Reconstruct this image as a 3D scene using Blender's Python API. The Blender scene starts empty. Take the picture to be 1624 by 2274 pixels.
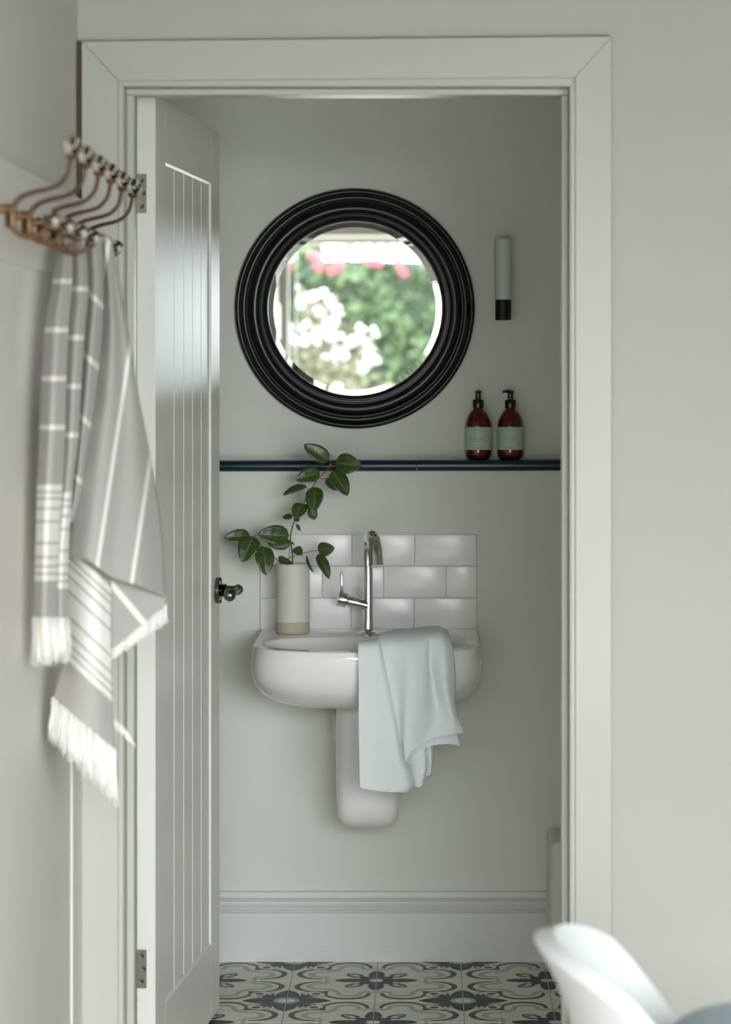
import bpy, bmesh, math, random
import numpy as np
from mathutils import Vector, Matrix

random.seed(7)
rng = np.random.default_rng(7)
scene = bpy.context.scene
COL = scene.collection

# ------------------------------------------------------------------ camera
F = 5830.0                 # focal length in pixels of the 1624 x 2274 frame
VX, VY = 942.0, 845.0      # vanishing point of the depth direction (shifted lens)
H = 1.403                  # camera height
cam_d = bpy.data.cameras.new('camera')
cam = bpy.data.objects.new('camera', cam_d)
COL.objects.link(cam)
scene.camera = cam
cam.location = (0, 0, H)
cam.rotation_euler = (math.pi / 2, 0, 0)
cam_d.sensor_fit = 'HORIZONTAL'
cam_d.sensor_width = 24.0
cam_d.lens = F * 24.0 / 1624.0
cam_d.shift_x = (812.0 - VX) / 1624.0
cam_d.shift_y = (VY - 1137.0) / 1624.0
cam_d.clip_end = 200
cam_d.dof.use_dof = True
cam_d.dof.focus_distance = 5.75
cam_d.dof.aperture_fstop = 3.2

# ------------------------------------------------------------------ sky, light, exposure
world = bpy.data.worlds.new('overcast_sky')
scene.world = world
world.use_nodes = True
bg = world.node_tree.nodes['Background']
bg.inputs[0].default_value = (0.92, 0.975, 1.03, 1)
bg.inputs[1].default_value = 19.5
scene.view_settings.view_transform = 'Standard'
scene.view_settings.look = 'None'
scene.view_settings.gamma = 1.0
scene.view_settings.use_curve_mapping = False
scene.view_settings.exposure = 0.0
scene.cycles.use_denoising = True
scene.cycles.max_bounces = 10
scene.cycles.diffuse_bounces = 5
scene.cycles.glossy_bounces = 5
scene.cycles.transmission_bounces = 8
scene.cycles.transparent_max_bounces = 8
scene.cycles.sample_clamp_indirect = 8.0


def portal(name, loc, rot, sx, sy):
    l = bpy.data.lights.new(name, 'AREA')
    l.shape = 'RECTANGLE'
    l.size, l.size_y = sx, sy
    l.cycles.is_portal = True
    o = bpy.data.objects.new(name, l)
    o.location, o.rotation_euler = loc, rot
    COL.objects.link(o)
    return o


# ------------------------------------------------------------------ helpers
def P(px, py, Y):
    return ((px - VX) * Y / F, Y, H + (VY - py) * Y / F)


def lin(c):
    c = c / 255.0
    return c / 12.92 if c <= 0.04045 else ((c + 0.055) / 1.055) ** 2.4


def rgb(r, g, b):
    return (lin(r), lin(g), lin(b), 1.0)


MATS = {}


def mat(name, color, rough=0.5, metal=0.0, noise=0.0, nscale=20.0, bump=0.0, bscale=200.0, coat=0.0,
        spec=0.5, stretch=None, sheen=0.0, trans=0.0, ior=1.45):
    if name in MATS:
        return MATS[name]
    m = bpy.data.materials.new(name)
    m.use_nodes = True
    nt = m.node_tree
    b = nt.nodes['Principled BSDF']
    b.inputs['Base Color'].default_value = color
    b.inputs['Roughness'].default_value = rough
    b.inputs['Metallic'].default_value = metal
    b.inputs['Specular IOR Level'].default_value = spec
    b.inputs['Coat Weight'].default_value = coat
    b.inputs['Coat Roughness'].default_value = 0.05
    b.inputs['Sheen Weight'].default_value = sheen
    b.inputs['Transmission Weight'].default_value = trans
    b.inputs['IOR'].default_value = ior
    tc = nt.nodes.new('ShaderNodeTexCoord')
    src = tc.outputs['Object']
    if stretch:
        mp = nt.nodes.new('ShaderNodeMapping')
        mp.inputs['Scale'].default_value = stretch
        nt.links.new(src, mp.inputs[0])
        src = mp.outputs[0]
    if noise > 0:
        n = nt.nodes.new('ShaderNodeTexNoise')
        n.inputs['Scale'].default_value = nscale
        n.inputs['Detail'].default_value = 4
        nt.links.new(src, n.inputs['Vector'])
        mx = nt.nodes.new('ShaderNodeMix')
        mx.data_type = 'RGBA'
        mx.inputs[6].default_value = tuple(max(0, c * (1 - noise)) for c in color[:3]) + (1,)
        mx.inputs[7].default_value = tuple(min(1, c * (1 + noise)) for c in color[:3]) + (1,)
        nt.links.new(n.outputs[0], mx.inputs[0])
        nt.links.new(mx.outputs[2], b.inputs['Base Color'])
    if bump > 0:
        n2 = nt.nodes.new('ShaderNodeTexNoise')
        n2.inputs['Scale'].default_value = bscale
        n2.inputs['Detail'].default_value = 3
        nt.links.new(src, n2.inputs['Vector'])
        bp = nt.nodes.new('ShaderNodeBump')
        bp.inputs['Strength'].default_value = bump
        bp.inputs['Distance'].default_value = 0.002
        nt.links.new(n2.outputs[0], bp.inputs['Height'])
        nt.links.new(bp.outputs[0], b.inputs['Normal'])
    MATS[name] = m
    return m


def tag(o, label=None, cat=None, group=None, kind=None):
    if label: o['label'] = label
    if cat: o['category'] = cat
    if group: o['group'] = group
    if kind: o['kind'] = kind
    return o


def obj(name, bm, material, parent=None, smooth=False, sharp=35, bw=0.0):
    """one mesh object; bm is a BMesh or a Mesh, in world coordinates (parents carry no scale)"""
    if isinstance(bm, bmesh.types.BMesh):
        me = bpy.data.meshes.new(name)
        bmesh.ops.recalc_face_normals(bm, faces=bm.faces)
        bm.to_mesh(me)
        bm.free()
    else:
        me = bm
    if material is not None:
        me.materials.clear()
        me.materials.append(material)
    if smooth:
        me.polygons.foreach_set('use_smooth', [True] * len(me.polygons))
        try:
            me.set_sharp_from_angle(angle=math.radians(sharp))
        except Exception:
            pass
    o = bpy.data.objects.new(name, me)
    COL.objects.link(o)
    if parent is not None:
        o.parent = parent
        q = parent
        off = Vector((0, 0, 0))
        while q is not None:
            if not q.get('_local'):
                off -= q.location
            q = q.parent
        if not parent.get('_local'):
            o.location = off
    return o


def thing(name, loc, label=None, cat=None, group=None, kind=None, local=False, rotz=0.0):
    o = bpy.data.objects.new(name, None)
    o.empty_display_size = 0.05
    o.location = loc
    o.rotation_euler = (0, 0, rotz)
    COL.objects.link(o)
    if local:
        o['_local'] = 1
    return tag(o, label, cat, group, kind)


def box(bm, x0, x1, y0, y1, z0, z1, bev=0.0, seg=2):
    vs = [bm.verts.new((x, y, z)) for x in (x0, x1) for y in (y0, y1) for z in (z0, z1)]
    fs = [(0, 1, 3, 2), (4, 6, 7, 5), (0, 4, 5, 1), (2, 3, 7, 6), (0, 2, 6, 4), (1, 5, 7, 3)]
    faces = [bm.faces.new([vs[i] for i in f]) for f in fs]
    if bev > 0:
        es = list({e for f in faces for e in f.edges})
        bmesh.ops.bevel(bm, geom=es, offset=bev, segments=seg, profile=0.5, affect='EDGES')
    return bm


def nb(*a, **k):
    bm = bmesh.new()
    box(bm, *a, **k)
    return bm


def lathe(bm, prof, seg=32, M=None, cap=True):
    """profile [(r, z)] turned about local z, then moved by matrix M"""
    M = M or Matrix.Identity(4)
    rings = []
    for r, z in prof:
        if r < 1e-6:
            rings.append([bm.verts.new(M @ Vector((0, 0, z)))])
        else:
            rings.append([bm.verts.new(M @ Vector((r * math.cos(2 * math.pi * i / seg), r * math.sin(2 * math.pi * i / seg), z)))
                          for i in range(seg)])
    for a, b in zip(rings[:-1], rings[1:]):
        if len(a) == 1 and len(b) == 1:
            continue
        for i in range(seg):
            j = (i + 1) % seg
            if len(a) == 1:
                bm.faces.new((a[0], b[i], b[j]))
            elif len(b) == 1:
                bm.faces.new((a[i], a[j], b[0]))
            else:
                bm.faces.new((a[i], a[j], b[j], b[i]))
    if cap:
        for r in (rings[0], rings[-1]):
            if len(r) > 2:
                bm.faces.new(r)
    return bm


def cr(pts, n):
    """Catmull-Rom resampling of a list of points to n points"""
    pts = np.asarray(pts, float)
    k = len(pts)
    if k == 2:
        t = np.linspace(0, 1, n)[:, None]
        return pts[0] * (1 - t) + pts[1] * t
    ext = np.vstack([2 * pts[0] - pts[1], pts, 2 * pts[-1] - pts[-2]])
    out = []
    for s in np.linspace(0, k - 1, n):
        i = min(int(s), k - 2)
        t = s - i
        p0, p1, p2, p3 = ext[i:i + 4]
        out.append(0.5 * ((2 * p1) + (-p0 + p2) * t + (2 * p0 - 5 * p1 + 4 * p2 - p3) * t * t + (-p0 + 3 * p1 - 3 * p2 + p3) * t ** 3))
    return np.array(out)


def tube(bm, path, radii, seg=12, n=None, cap=True, flat=1.0):
    path = np.asarray(path, float)
    if n:
        rr = cr(np.array([[r, 0, 0] for r in (radii if hasattr(radii, '__len__') else [radii] * len(path))]), n)[:, 0]
        path = cr(path, n)
    else:
        rr = radii if hasattr(radii, '__len__') else [radii] * len(path)
    rings = []
    up = None
    for i, p in enumerate(path):
        a = path[max(i - 1, 0)]
        b = path[min(i + 1, len(path) - 1)]
        t = Vector(b - a).normalized()
        if up is None:
            up = Vector((0, 0, 1)) if abs(t.z) < 0.9 else Vector((0, 1, 0))
        u = (up - t * up.dot(t)).normalized()
        v = t.cross(u)
        up = u
        rings.append([bm.verts.new(Vector(p) + (u * math.cos(q) + v * math.sin(q) * flat) * rr[i])
                      for q in [2 * math.pi * k / seg for k in range(seg)]])
    for a, b in zip(rings[:-1], rings[1:]):
        for i in range(seg):
            j = (i + 1) % seg
            bm.faces.new((a[i], a[j], b[j], b[i]))
    if cap:
        bm.faces.new(rings[0][::-1])
        bm.faces.new(rings[-1])
    return bm


def sphere(bm, c, r, seg=20, sz=1.0):
    prof = [(r * math.sin(math.pi * k / 12), -r * sz * math.cos(math.pi * k / 12)) for k in range(13)]
    prof[0] = (0, prof[0][1]); prof[-1] = (0, prof[-1][1])
    return lathe(bm, prof, seg, Matrix.Translation(c))


def extrude_x(bm, prof, x0, x1, dz=0.0, close=True):
    """profile [(y, z)] swept along x; dz lifts the far end"""
    a = [bm.verts.new((x0, y, z)) for y, z in prof]
    b = [bm.verts.new((x1, y, z + dz)) for y, z in prof]
    n = len(prof)
    for i in range(n if close else n - 1):
        j = (i + 1) % n
        bm.faces.new((a[i], a[j], b[j], b[i]))
    if close:
        bm.faces.new(a[::-1]); bm.faces.new(b)
    return bm


def cylM(loc, axis):
    q = Vector((0, 0, 1)).rotation_difference(Vector(axis))
    return Matrix.Translation(loc) @ q.to_matrix().to_4x4()


def sheet_mesh(sheets, name, nu=36, nv=70):
    """sheets: list of (columns, uvfn). Each column is a list of (px, py, depth) down the cloth."""
    V, Fc, UV = [], [], []
    for cols, uvfn in sheets:
        cs = np.array([cr(c, nv) for c in cols])          # columns x nv x 3
        g = np.array([cr(cs[:, j], nu) for j in range(nv)])   # nv x nu x 3
        base = len(V)
        for j in range(nv):
            for i in range(nu):
                px, py, Y = g[j, i]
                V.append(P(px, py, Y))
                UV.append(uvfn(px, py, i / (nu - 1), j / (nv - 1)))
        for j in range(nv - 1):
            for i in range(nu - 1):
                a = base + j * nu + i
                Fc.append((a, a + 1, a + nu + 1, a + nu))
    me = bpy.data.meshes.new(name)
    me.from_pydata(V, [], Fc)
    uvl = me.uv_layers.new(name='UVMap')
    uvs = np.array(UV)[np.array([v for f in Fc for v in f])]
    uvl.data.foreach_set('uv', uvs.astype(np.float32).ravel())
    me.update()
    return me


class NT:
    """tiny expression builder over shader math nodes"""
    def __init__(s, nt): s.nt = nt

    def op(s, o, *a):
        n = s.nt.nodes.new('ShaderNodeMath')
        n.operation = o
        for i, x in enumerate(a):
            if isinstance(x, (int, float)):
                n.inputs[i].default_value = x
            else:
                s.nt.links.new(x, n.inputs[i])
        return n.outputs[0]

    def add(s, a, b): return s.op('ADD', a, b)
    def sub(s, a, b): return s.op('SUBTRACT', a, b)
    def mul(s, a, b): return s.op('MULTIPLY', a, b)
    def mx(s, a, b): return s.op('MAXIMUM', a, b)
    def mn(s, a, b): return s.op('MINIMUM', a, b)
    def neg(s, a): return s.mul(a, -1.0)

    def ell(s, p, q, cx, cy, rx, ry):
        """signed distance-like value of an ellipse, in units of its small radius"""
        u = s.mul(s.sub(p, cx), 1.0 / rx)
        v = s.mul(s.sub(q, cy), 1.0 / ry)
        l = s.op('SQRT', s.add(s.mul(u, u), s.mul(v, v)))
        return s.mul(s.sub(l, 1.0), min(rx, ry))

    def mask(s, d, w=0.012):
        n = s.nt.nodes.new('ShaderNodeClamp')
        s.nt.links.new(s.sub(0.5, s.mul(d, 1.0 / w)), n.inputs[0])
        return n.outputs[0]

    def mix(s, fac, a, b):
        n = s.nt.nodes.new('ShaderNodeMix')
        n.data_type = 'RGBA'
        s.nt.links.new(fac, n.inputs[0])
        for k, x in ((6, a), (7, b)):
            if isinstance(x, tuple):
                n.inputs[k].default_value = x
            else:
                s.nt.links.new(x, n.inputs[k])
        return n.outputs[2]


# ------------------------------------------------------------------ materials
WALL = mat('wall_paint', rgb(183, 183, 174), 0.72, noise=0.02, nscale=3, bump=0.05, bscale=260)
WALLB = mat('wall_paint_washroom', rgb(219, 221, 210), 0.66, noise=0.02, nscale=3, bump=0.05, bscale=260)
TRIM = mat('satin_white_woodwork', rgb(187, 185, 176), 0.38, noise=0.015, nscale=6, bump=0.03, bscale=90)
SKIRT = mat('skirting_paint', rgb(212, 214, 207), 0.36, noise=0.02, nscale=8, bump=0.25, bscale=60, stretch=(0.6, 10, 14))
DOORM = mat('door_paint', rgb(226, 226, 218), 0.33, noise=0.015, nscale=6, bump=0.03, bscale=80)
CEIL = mat('ceiling_paint', rgb(236, 236, 230), 0.8, noise=0.01, nscale=3)
CERAM = mat('glazed_ceramic', rgb(236, 234, 228), 0.08, noise=0.01, nscale=4, coat=0.3)
TILEW = mat('glazed_white_tile', rgb(242, 238, 234), 0.22, noise=0.012, nscale=9, bump=0.02, bscale=30)
GROUT = mat('white_grout', rgb(196, 194, 188), 0.85, noise=0.05, nscale=80)
CHROME = mat('chrome', (0.82, 0.84, 0.86, 1), 0.05, metal=1.0, noise=0.01)
STEEL = mat('brushed_steel', rgb(150, 146, 132), 0.34, metal=0.85, noise=0.06, nscale=60, stretch=(1, 1, 12))
STEELD = mat('steel_screw', rgb(105, 100, 88), 0.35, metal=0.9, noise=0.1, nscale=300)
PEWTER = mat('pewter_handle', rgb(120, 116, 104), 0.22, metal=1.0, noise=0.12, nscale=120)
DKPEW = mat('dark_pewter', rgb(42, 40, 36), 0.3, metal=1.0, noise=0.1, nscale=120)
RAIL = mat('teal_glazed_trim_tile', rgb(10, 44, 50), 0.27, noise=0.12, nscale=90, bump=0.03, bscale=120, coat=0.15)
FRAME = mat('ebonised_wood', rgb(20, 17, 16), 0.24, noise=0.35, nscale=60, bump=0.06, bscale=160, stretch=(1, 1, 1))
MIRROR = mat('mirror_silver', (0.93, 0.96, 0.94, 1), 0.0, metal=1.0, noise=0.002)
LAMPG = mat('opal_glass', rgb(206, 212, 208), 0.25, noise=0.01)
BLACK = mat('dark_bronze_metal', rgb(38, 31, 26), 0.4, metal=0.6, noise=0.2, nscale=100)
AMBER = mat('amber_glass', rgb(78, 16, 5), 0.05, noise=0.3, nscale=25, coat=0.5)
PLAST = mat('black_gloss_plastic', rgb(12, 11, 10), 0.18, noise=0.1, nscale=60, coat=0.3)
PAPER = mat('sage_paper_label', rgb(178, 200, 178), 0.55, noise=0.05, nscale=60)
INK = mat('label_ink', rgb(30, 42, 35), 0.6, noise=0.05)
INKL = mat('label_ink_fine', rgb(66, 84, 70), 0.6, noise=0.05)
GLAZE = mat('matt_stone_glaze', rgb(212, 207, 192), 0.5, noise=0.02, nscale=30, bump=0.04, bscale=120)
CLAY = mat('raw_stoneware', rgb(188, 175, 152), 0.75, noise=0.06, nscale=200, bump=0.08, bscale=400)
STEM = mat('branch_bark', rgb(126, 82, 58), 0.6, noise=0.3, nscale=120)
PINEPANEL = mat('panelling_paint', rgb(218, 212, 202), 0.5, noise=0.015, nscale=5, bump=0.04, bscale=80)
BRONZE = mat('aged_bronze', rgb(82, 56, 42), 0.38, metal=0.75, noise=0.25, nscale=90)
BRASS = mat('aged_brass', rgb(112, 84, 58), 0.34, metal=0.8, noise=0.25, nscale=70)
CHAIRM = mat('white_chair_shell', rgb(228, 230, 228), 0.5, noise=0.01, bump=0.03)
CUSH = mat('blue_grey_fabric', rgb(128, 148, 154), 0.85, noise=0.08, nscale=90, bump=0.2, bscale=500, sheen=0.2)
OAK = mat('oak_boards', rgb(98, 93, 86), 0.45, noise=0.2, nscale=12, stretch=(10, 1, 1))
WOODLEG = mat('beech_wood', rgb(190, 160, 124), 0.45, noise=0.15, nscale=20, stretch=(8, 8, 1))
TAUPE = mat('taupe_door_frame', rgb(186, 180, 172), 0.5, noise=0.03, nscale=8)
STONE = mat('patio_stone', rgb(196, 194, 188), 0.8, noise=0.12, nscale=3)
GRASS = mat('garden_lawn', rgb(84, 98, 66), 0.9, noise=0.3, nscale=6)
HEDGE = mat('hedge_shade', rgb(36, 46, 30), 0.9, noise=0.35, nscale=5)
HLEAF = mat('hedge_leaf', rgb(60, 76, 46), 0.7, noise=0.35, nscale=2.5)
TREEM = mat('dark_conifer', rgb(26, 38, 31), 0.8, noise=0.3, nscale=3)
PETALW = mat('white_petal', rgb(150, 149, 146), 0.7, noise=0.02)
PETALP = mat('pink_petal', rgb(128, 44, 58), 0.6, noise=0.2, nscale=9)
SHRUB = mat('shrub_leaf', rgb(78, 74, 56), 0.8, noise=0.3, nscale=9)

glass = bpy.data.materials.new('window_glass'); glass.use_nodes = True
_nt = glass.node_tree
for _n in list(_nt.nodes): _nt.nodes.remove(_n)
_o = _nt.nodes.new('ShaderNodeOutputMaterial'); _t = _nt.nodes.new('ShaderNodeBsdfTransparent')
_t.inputs[0].default_value = (0.93, 0.96, 0.95, 1)
_g = _nt.nodes.new('ShaderNodeBsdfGlossy'); _g.inputs['Roughness'].default_value = 0.0
_f = _nt.nodes.new('ShaderNodeFresnel'); _m = _nt.nodes.new('ShaderNodeMixShader')
_nt.links.new(_f.outputs[0], _m.inputs[0]); _nt.links.new(_t.outputs[0], _m.inputs[1])
_nt.links.new(_g.outputs[0], _m.inputs[2]); _nt.links.new(_m.outputs[0], _o.inputs[0])


def porcelain():
    m = bpy.data.materials.new('patterned_porcelain'); m.use_nodes = True
    nt = m.node_tree; b = nt.nodes['Principled BSDF']
    b.inputs['Roughness'].default_value = 0.12
    tc = nt.nodes.new('ShaderNodeTexCoord')
    v = nt.nodes.new('ShaderNodeTexNoise'); v.inputs['Scale'].default_value = 75; v.inputs['Detail'].default_value = 1.0
    v.inputs['Distortion'].default_value = 1.5
    nt.links.new(tc.outputs['Object'], v.inputs['Vector'])
    r = nt.nodes.new('ShaderNodeValToRGB')
    r.color_ramp.elements[0].position = 0.51; r.color_ramp.elements[0].color = rgb(34, 28, 25)
    r.color_ramp.elements[1].position = 0.59; r.color_ramp.elements[1].color = rgb(190, 178, 158)
    nt.links.new(v.outputs[0], r.inputs[0]); nt.links.new(r.outputs[0], b.inputs['Base Color'])
    return m


PORC = porcelain()


def leaf_material():
    m = bpy.data.materials.new('glossy_leaf'); m.use_nodes = True
    nt = m.node_tree; b = nt.nodes['Principled BSDF']; N = NT(nt)
    uv = nt.nodes.new('ShaderNodeUVMap'); sp = nt.nodes.new('ShaderNodeSeparateXYZ')
    nt.links.new(uv.outputs[0], sp.inputs[0])
    u = N.op('ABSOLUTE', N.sub(sp.outputs[0], 0.5))
    v = sp.outputs[1]
    rib = N.mask(N.sub(u, 0.018), 0.02)
    side = N.op('SINE', N.mul(N.sub(v, N.mul(u, 0.5)), 46.0))
    side = N.mul(N.op('POWER', N.mx(side, 0.0), 8.0), 0.25)
    ns = nt.nodes.new('ShaderNodeTexNoise'); ns.inputs['Scale'].default_value = 60
    tc = nt.nodes.new('ShaderNodeTexCoord'); nt.links.new(tc.outputs['Object'], ns.inputs[0])
    c = N.mix(ns.outputs[0], rgb(30, 50, 18), rgb(66, 92, 38))
    c = N.mix(N.mn(N.add(N.mul(rib, 0.7), side), 1.0), c, rgb(126, 142, 92))
    nt.links.new(c, b.inputs['Base Color'])
    b.inputs['Roughness'].default_value = 0.32
    bp = nt.nodes.new('ShaderNodeBump'); bp.inputs['Strength'].default_value = 0.5; bp.inputs['Distance'].default_value = 0.001
    nt.links.new(N.neg(side), bp.inputs['Height']); nt.links.new(bp.outputs[0], b.inputs['Normal'])
    return m


LEAF = leaf_material()


def terry_material():
    m = bpy.data.materials.new('white_terry'); m.use_nodes = True
    nt = m.node_tree; b = nt.nodes['Principled BSDF']; N = NT(nt)
    b.inputs['Base Color'].default_value = rgb(232, 236, 236)
    b.inputs['Roughness'].default_value = 0.95
    b.inputs['Sheen Weight'].default_value = 0.3
    tc = nt.nodes.new('ShaderNodeTexCoord')
    ns = nt.nodes.new('ShaderNodeTexNoise'); ns.inputs['Scale'].default_value = 800; ns.inputs['Detail'].default_value = 2
    nt.links.new(tc.outputs['Object'], ns.inputs[0])
    uv = nt.nodes.new('ShaderNodeUVMap'); sp = nt.nodes.new('ShaderNodeSeparateXYZ'); nt.links.new(uv.outputs[0], sp.inputs[0])
    hem = N.mask(N.sub(0.945, sp.outputs[1]), 0.01)
    rib = N.add(N.mul(N.op('SINE', N.add(N.mul(sp.outputs[0], 300.0), N.mul(sp.outputs[1], 160.0))), 0.5), 0.5)
    h = N.add(N.mul(ns.outputs[0], N.sub(1.0, hem)), N.mul(N.mul(rib, hem), 0.45))
    bp = nt.nodes.new('ShaderNodeBump'); bp.inputs['Strength'].default_value = 0.6; bp.inputs['Distance'].default_value = 0.002
    nt.links.new(h, bp.inputs['Height']); nt.links.new(bp.outputs[0], b.inputs['Normal'])
    return m


TERRY = terry_material()


def hammam_material():
    m = bpy.data.materials.new('striped_cotton'); m.use_nodes = True
    nt = m.node_tree; b = nt.nodes['Principled BSDF']; N = NT(nt)
    uv = nt.nodes.new('ShaderNodeUVMap'); sp = nt.nodes.new('ShaderNodeSeparateXYZ'); nt.links.new(uv.outputs[0], sp.inputs[0])
    s = sp.outputs[0]

    def band(c, hw):
        return N.mask(N.sub(N.op('ABSOLUTE', N.sub(s, c)), hw), 0.003)
    w = None
    for c in (0.517, 0.625, 0.733, 0.841, 0.949):
        k = band(c, 0.0058)
        w = k if w is None else N.mx(w, k)
    w = N.mx(w, band(1.183, 0.107))
    for c, hw in ((1.093, .0025), (1.107, .0025), (1.129, .0025), (1.158, .0025), (1.206, .0025), (1.237, .0025), (1.258, .0025), (1.274, .0025)):
        w = N.mn(w, N.sub(1.0, band(c, hw)))
    ns = nt.nodes.new('ShaderNodeTexNoise'); ns.inputs['Scale'].default_value = 700
    tc = nt.nodes.new('ShaderNodeTexCoord'); nt.links.new(tc.outputs['Object'], ns.inputs[0])
    g = N.mix(ns.outputs[0], rgb(163, 157, 152), rgb(177, 172, 167))
    c = N.mix(w, g, rgb(236, 233, 224))
    nt.links.new(c, b.inputs['Base Color'])
    b.inputs['Roughness'].default_value = 0.9
    b.inputs['Sheen Weight'].default_value = 0.2
    return m


HAMMAM = hammam_material()
FRINGE = mat('cotton_fringe', rgb(238, 234, 226), 0.9, noise=0.03, nscale=200)


def floor_tile_material():
    m = bpy.data.materials.new('encaustic_tile'); m.use_nodes = True
    nt = m.node_tree; b = nt.nodes['Principled BSDF']; N = NT(nt)
    tc = nt.nodes.new('ShaderNodeTexCoord'); sp = nt.nodes.new('ShaderNodeSeparateXYZ')
    nt.links.new(tc.outputs['Object'], sp.inputs[0])
    p = N.mul(sp.outputs[0], 5.0); q = N.mul(sp.outputs[1], 5.0)
    a = N.mx(p, q); bb = N.mn(p, q)
    CREAM, SAGE, TEAL, DARK = rgb(226, 221, 206), rgb(158, 180, 163), rgb(34, 58, 63), rgb(18, 15, 17)
    ns = nt.nodes.new('ShaderNodeTexNoise'); ns.inputs['Scale'].default_value = 40
    nt.links.new(tc.outputs['Object'], ns.inputs[0])
    c = N.mix(ns.outputs[0], rgb(220, 214, 199), rgb(233, 228, 214))
    # sage scroll
    d = N.mx(N.ell(a, bb, .655, .30, .155, .155), N.neg(N.ell(a, bb, .632, .30, .10, .108)))
    d = N.mx(d, N.sub(.575, a))
    d = N.mn(d, N.ell(a, bb, .555, .455, .055, .035))
    d = N.mn(d, N.ell(a, bb, .50, .49, .045, .04))
    d = N.mn(d, N.mx(N.ell(a, bb, .555, .06, .055, .07), N.neg(N.ell(a, bb, .53, .05, .03, .05))))
    d = N.mn(d, N.ell(a, bb, .60, .15, .045, .026))
    c = N.mix(N.mask(d), c, SAGE)
    # teal scroll
    d = N.mx(N.ell(a, bb, .68, .32, .265, .265), N.neg(N.ell(a, bb, .648, .325, .228, .228)))
    d = N.mx(d, N.sub(.63, a))
    d = N.mn(d, N.ell(a, bb, .63, .585, .07, .04))
    d = N.mn(d, N.ell(a, bb, .565, .56, .04, .025))
    c = N.mix(N.mask(d), c, TEAL)
    # motif at the (1,1) corner
    p2 = N.sub(1.0, p); q2 = N.sub(1.0, q)
    A = N.mx(p2, q2); B = N.mn(p2, q2)
    r2 = N.op('SQRT', N.add(N.mul(p2, p2), N.mul(q2, q2)))
    arm = N.mn(N.ell(A, B, .12, 0, .36, .15), N.ell(A, B, .36, 0, .15, .05))
    arm = N.mx(arm, N.sub(A, .50))
    body = N.mn(arm, N.sub(r2, 0.27))
    c = N.mix(N.mask(body), c, DARK)
    inner = N.mn(N.ell(A, B, .14, 0, .24, .10), N.sub(r2, 0.215))
    c = N.mix(N.mask(inner), c, TEAL)
    c = N.mix(N.mask(N.ell(p2, q2, .295, .295, .14, .14)), c, CREAM)
    ring = N.mx(N.ell(p2, q2, .30, .30, .155, .155), N.neg(N.ell(p2, q2, .285, .285, .14, .14)))
    c = N.mix(N.mask(N.mx(ring, N.sub(.36, r2))), c, TEAL)
    c = N.mix(N.mask(N.ell(A, B, .27, .20, .075, .055)), c, DARK)
    c = N.mix(N.mask(N.ell(A, B, .305, .205, .03, .022)), c, CREAM)
    c = N.mix(N.mask(N.ell(p2, q2, .325, .325, .05, .05)), c, TEAL)
    c = N.mix(N.mask(N.sub(r2, .147)), c, SAGE)
    c = N.mix(N.mask(N.sub(r2, .092)), c, CREAM)
    # motif at the (0,0) corner
    r1 = N.op('SQRT', N.add(N.mul(p, p), N.mul(q, q)))
    u = N.mul(N.add(p, q), .70711); v = N.op('ABSOLUTE', N.mul(N.sub(p, q), .70711))
    d = N.mn(N.ell(a, bb, .25, 0, .235, .095), N.ell(u, v, .335, 0, .155, .085))
    d = N.mn(d, N.sub(r1, .215))
    d = N.mn(d, N.ell(a, bb, .20, .075, .07, .05))
    d = N.mx(d, N.neg(N.ell(u, v, .245, .075, .042, .03)))
    c = N.mix(N.mask(d), c, DARK)
    d = N.mn(N.ell(a, bb, .22, 0, .18, .055), N.sub(r1, .155))
    c = N.mix(N.mask(d), c, TEAL)
    c = N.mix(N.mask(N.ell(u, v, .365, 0, .085, .036)), c, CREAM)
    c = N.mix(N.mask(N.ell(u, v, .40, 0, .028, .018)), c, TEAL)
    c = N.mix(N.mask(N.sub(r1, .077)), c, CREAM)
    nt.links.new(c, b.inputs['Base Color'])
    b.inputs['Roughness'].default_value = 0.42
    b.inputs['Specular IOR Level'].default_value = 0.3
    return m


ENCA = floor_tile_material()

# ------------------------------------------------------------------ setting: outer room
XW = -0.6445            # left wall face
XP = -0.634             # panelling face
YF = 4.88               # front wall face (the wall with the doorway)
YR = 0.42               # inner face of the rear wall with the garden doors
XR = 2.55               # right wall face
ZC = 2.52
LZ = 2.086              # garden door lintel
DX0, DX1 = -0.6445, 2.4


def struct(name, bm, m, smooth=False, parent=None):
    o = obj(name, bm, m, parent, smooth)
    if parent is None:
        o['kind'] = 'structure'
    return o


struct('floor', nb(-1.2, XR + .1, 0.12, 4.93, -0.06, 0.0), OAK)
struct('ceiling', nb(-0.9, XR + .1, 0.2, 5.0, ZC, ZC + 0.08), mat('ceiling_boards', rgb(112, 108, 100), 0.7, noise=.08, nscale=10))
struct('wall_left', nb(XW - .12, XW, 0.2, 4.879, 0.0, ZC), mat('wall_paint_lightened', rgb(198, 198, 188), 0.7, noise=0.02, nscale=3, bump=0.05, bscale=260))  # same paint as the front wall, lightened in colour to stand for more light

# opening in the front wall
LX0, LX1, LZT = -0.557, 0.2705, H + 0.546     # faces of the door lining
bm = bmesh.new()
box(bm, XW - .12, LX0 - .02, YF, 5.06, 0, ZC)
box(bm, LX1 + .02, XR + .1, YF, 5.06, 0, ZC)
box(bm, LX0 - .02, LX1 + .02, YF, 5.06, LZT + .02, ZC)
struct('wall_front', bm, WALL)
# rear wall with the wide garden opening
bm = bmesh.new()
box(bm, DX0, DX1, 0.26, YR, LZ, ZC)
box(bm, DX1, XR + .1, 0.26, YR, 0, ZC)
struct('wall_rear', bm, TAUPE)
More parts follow.
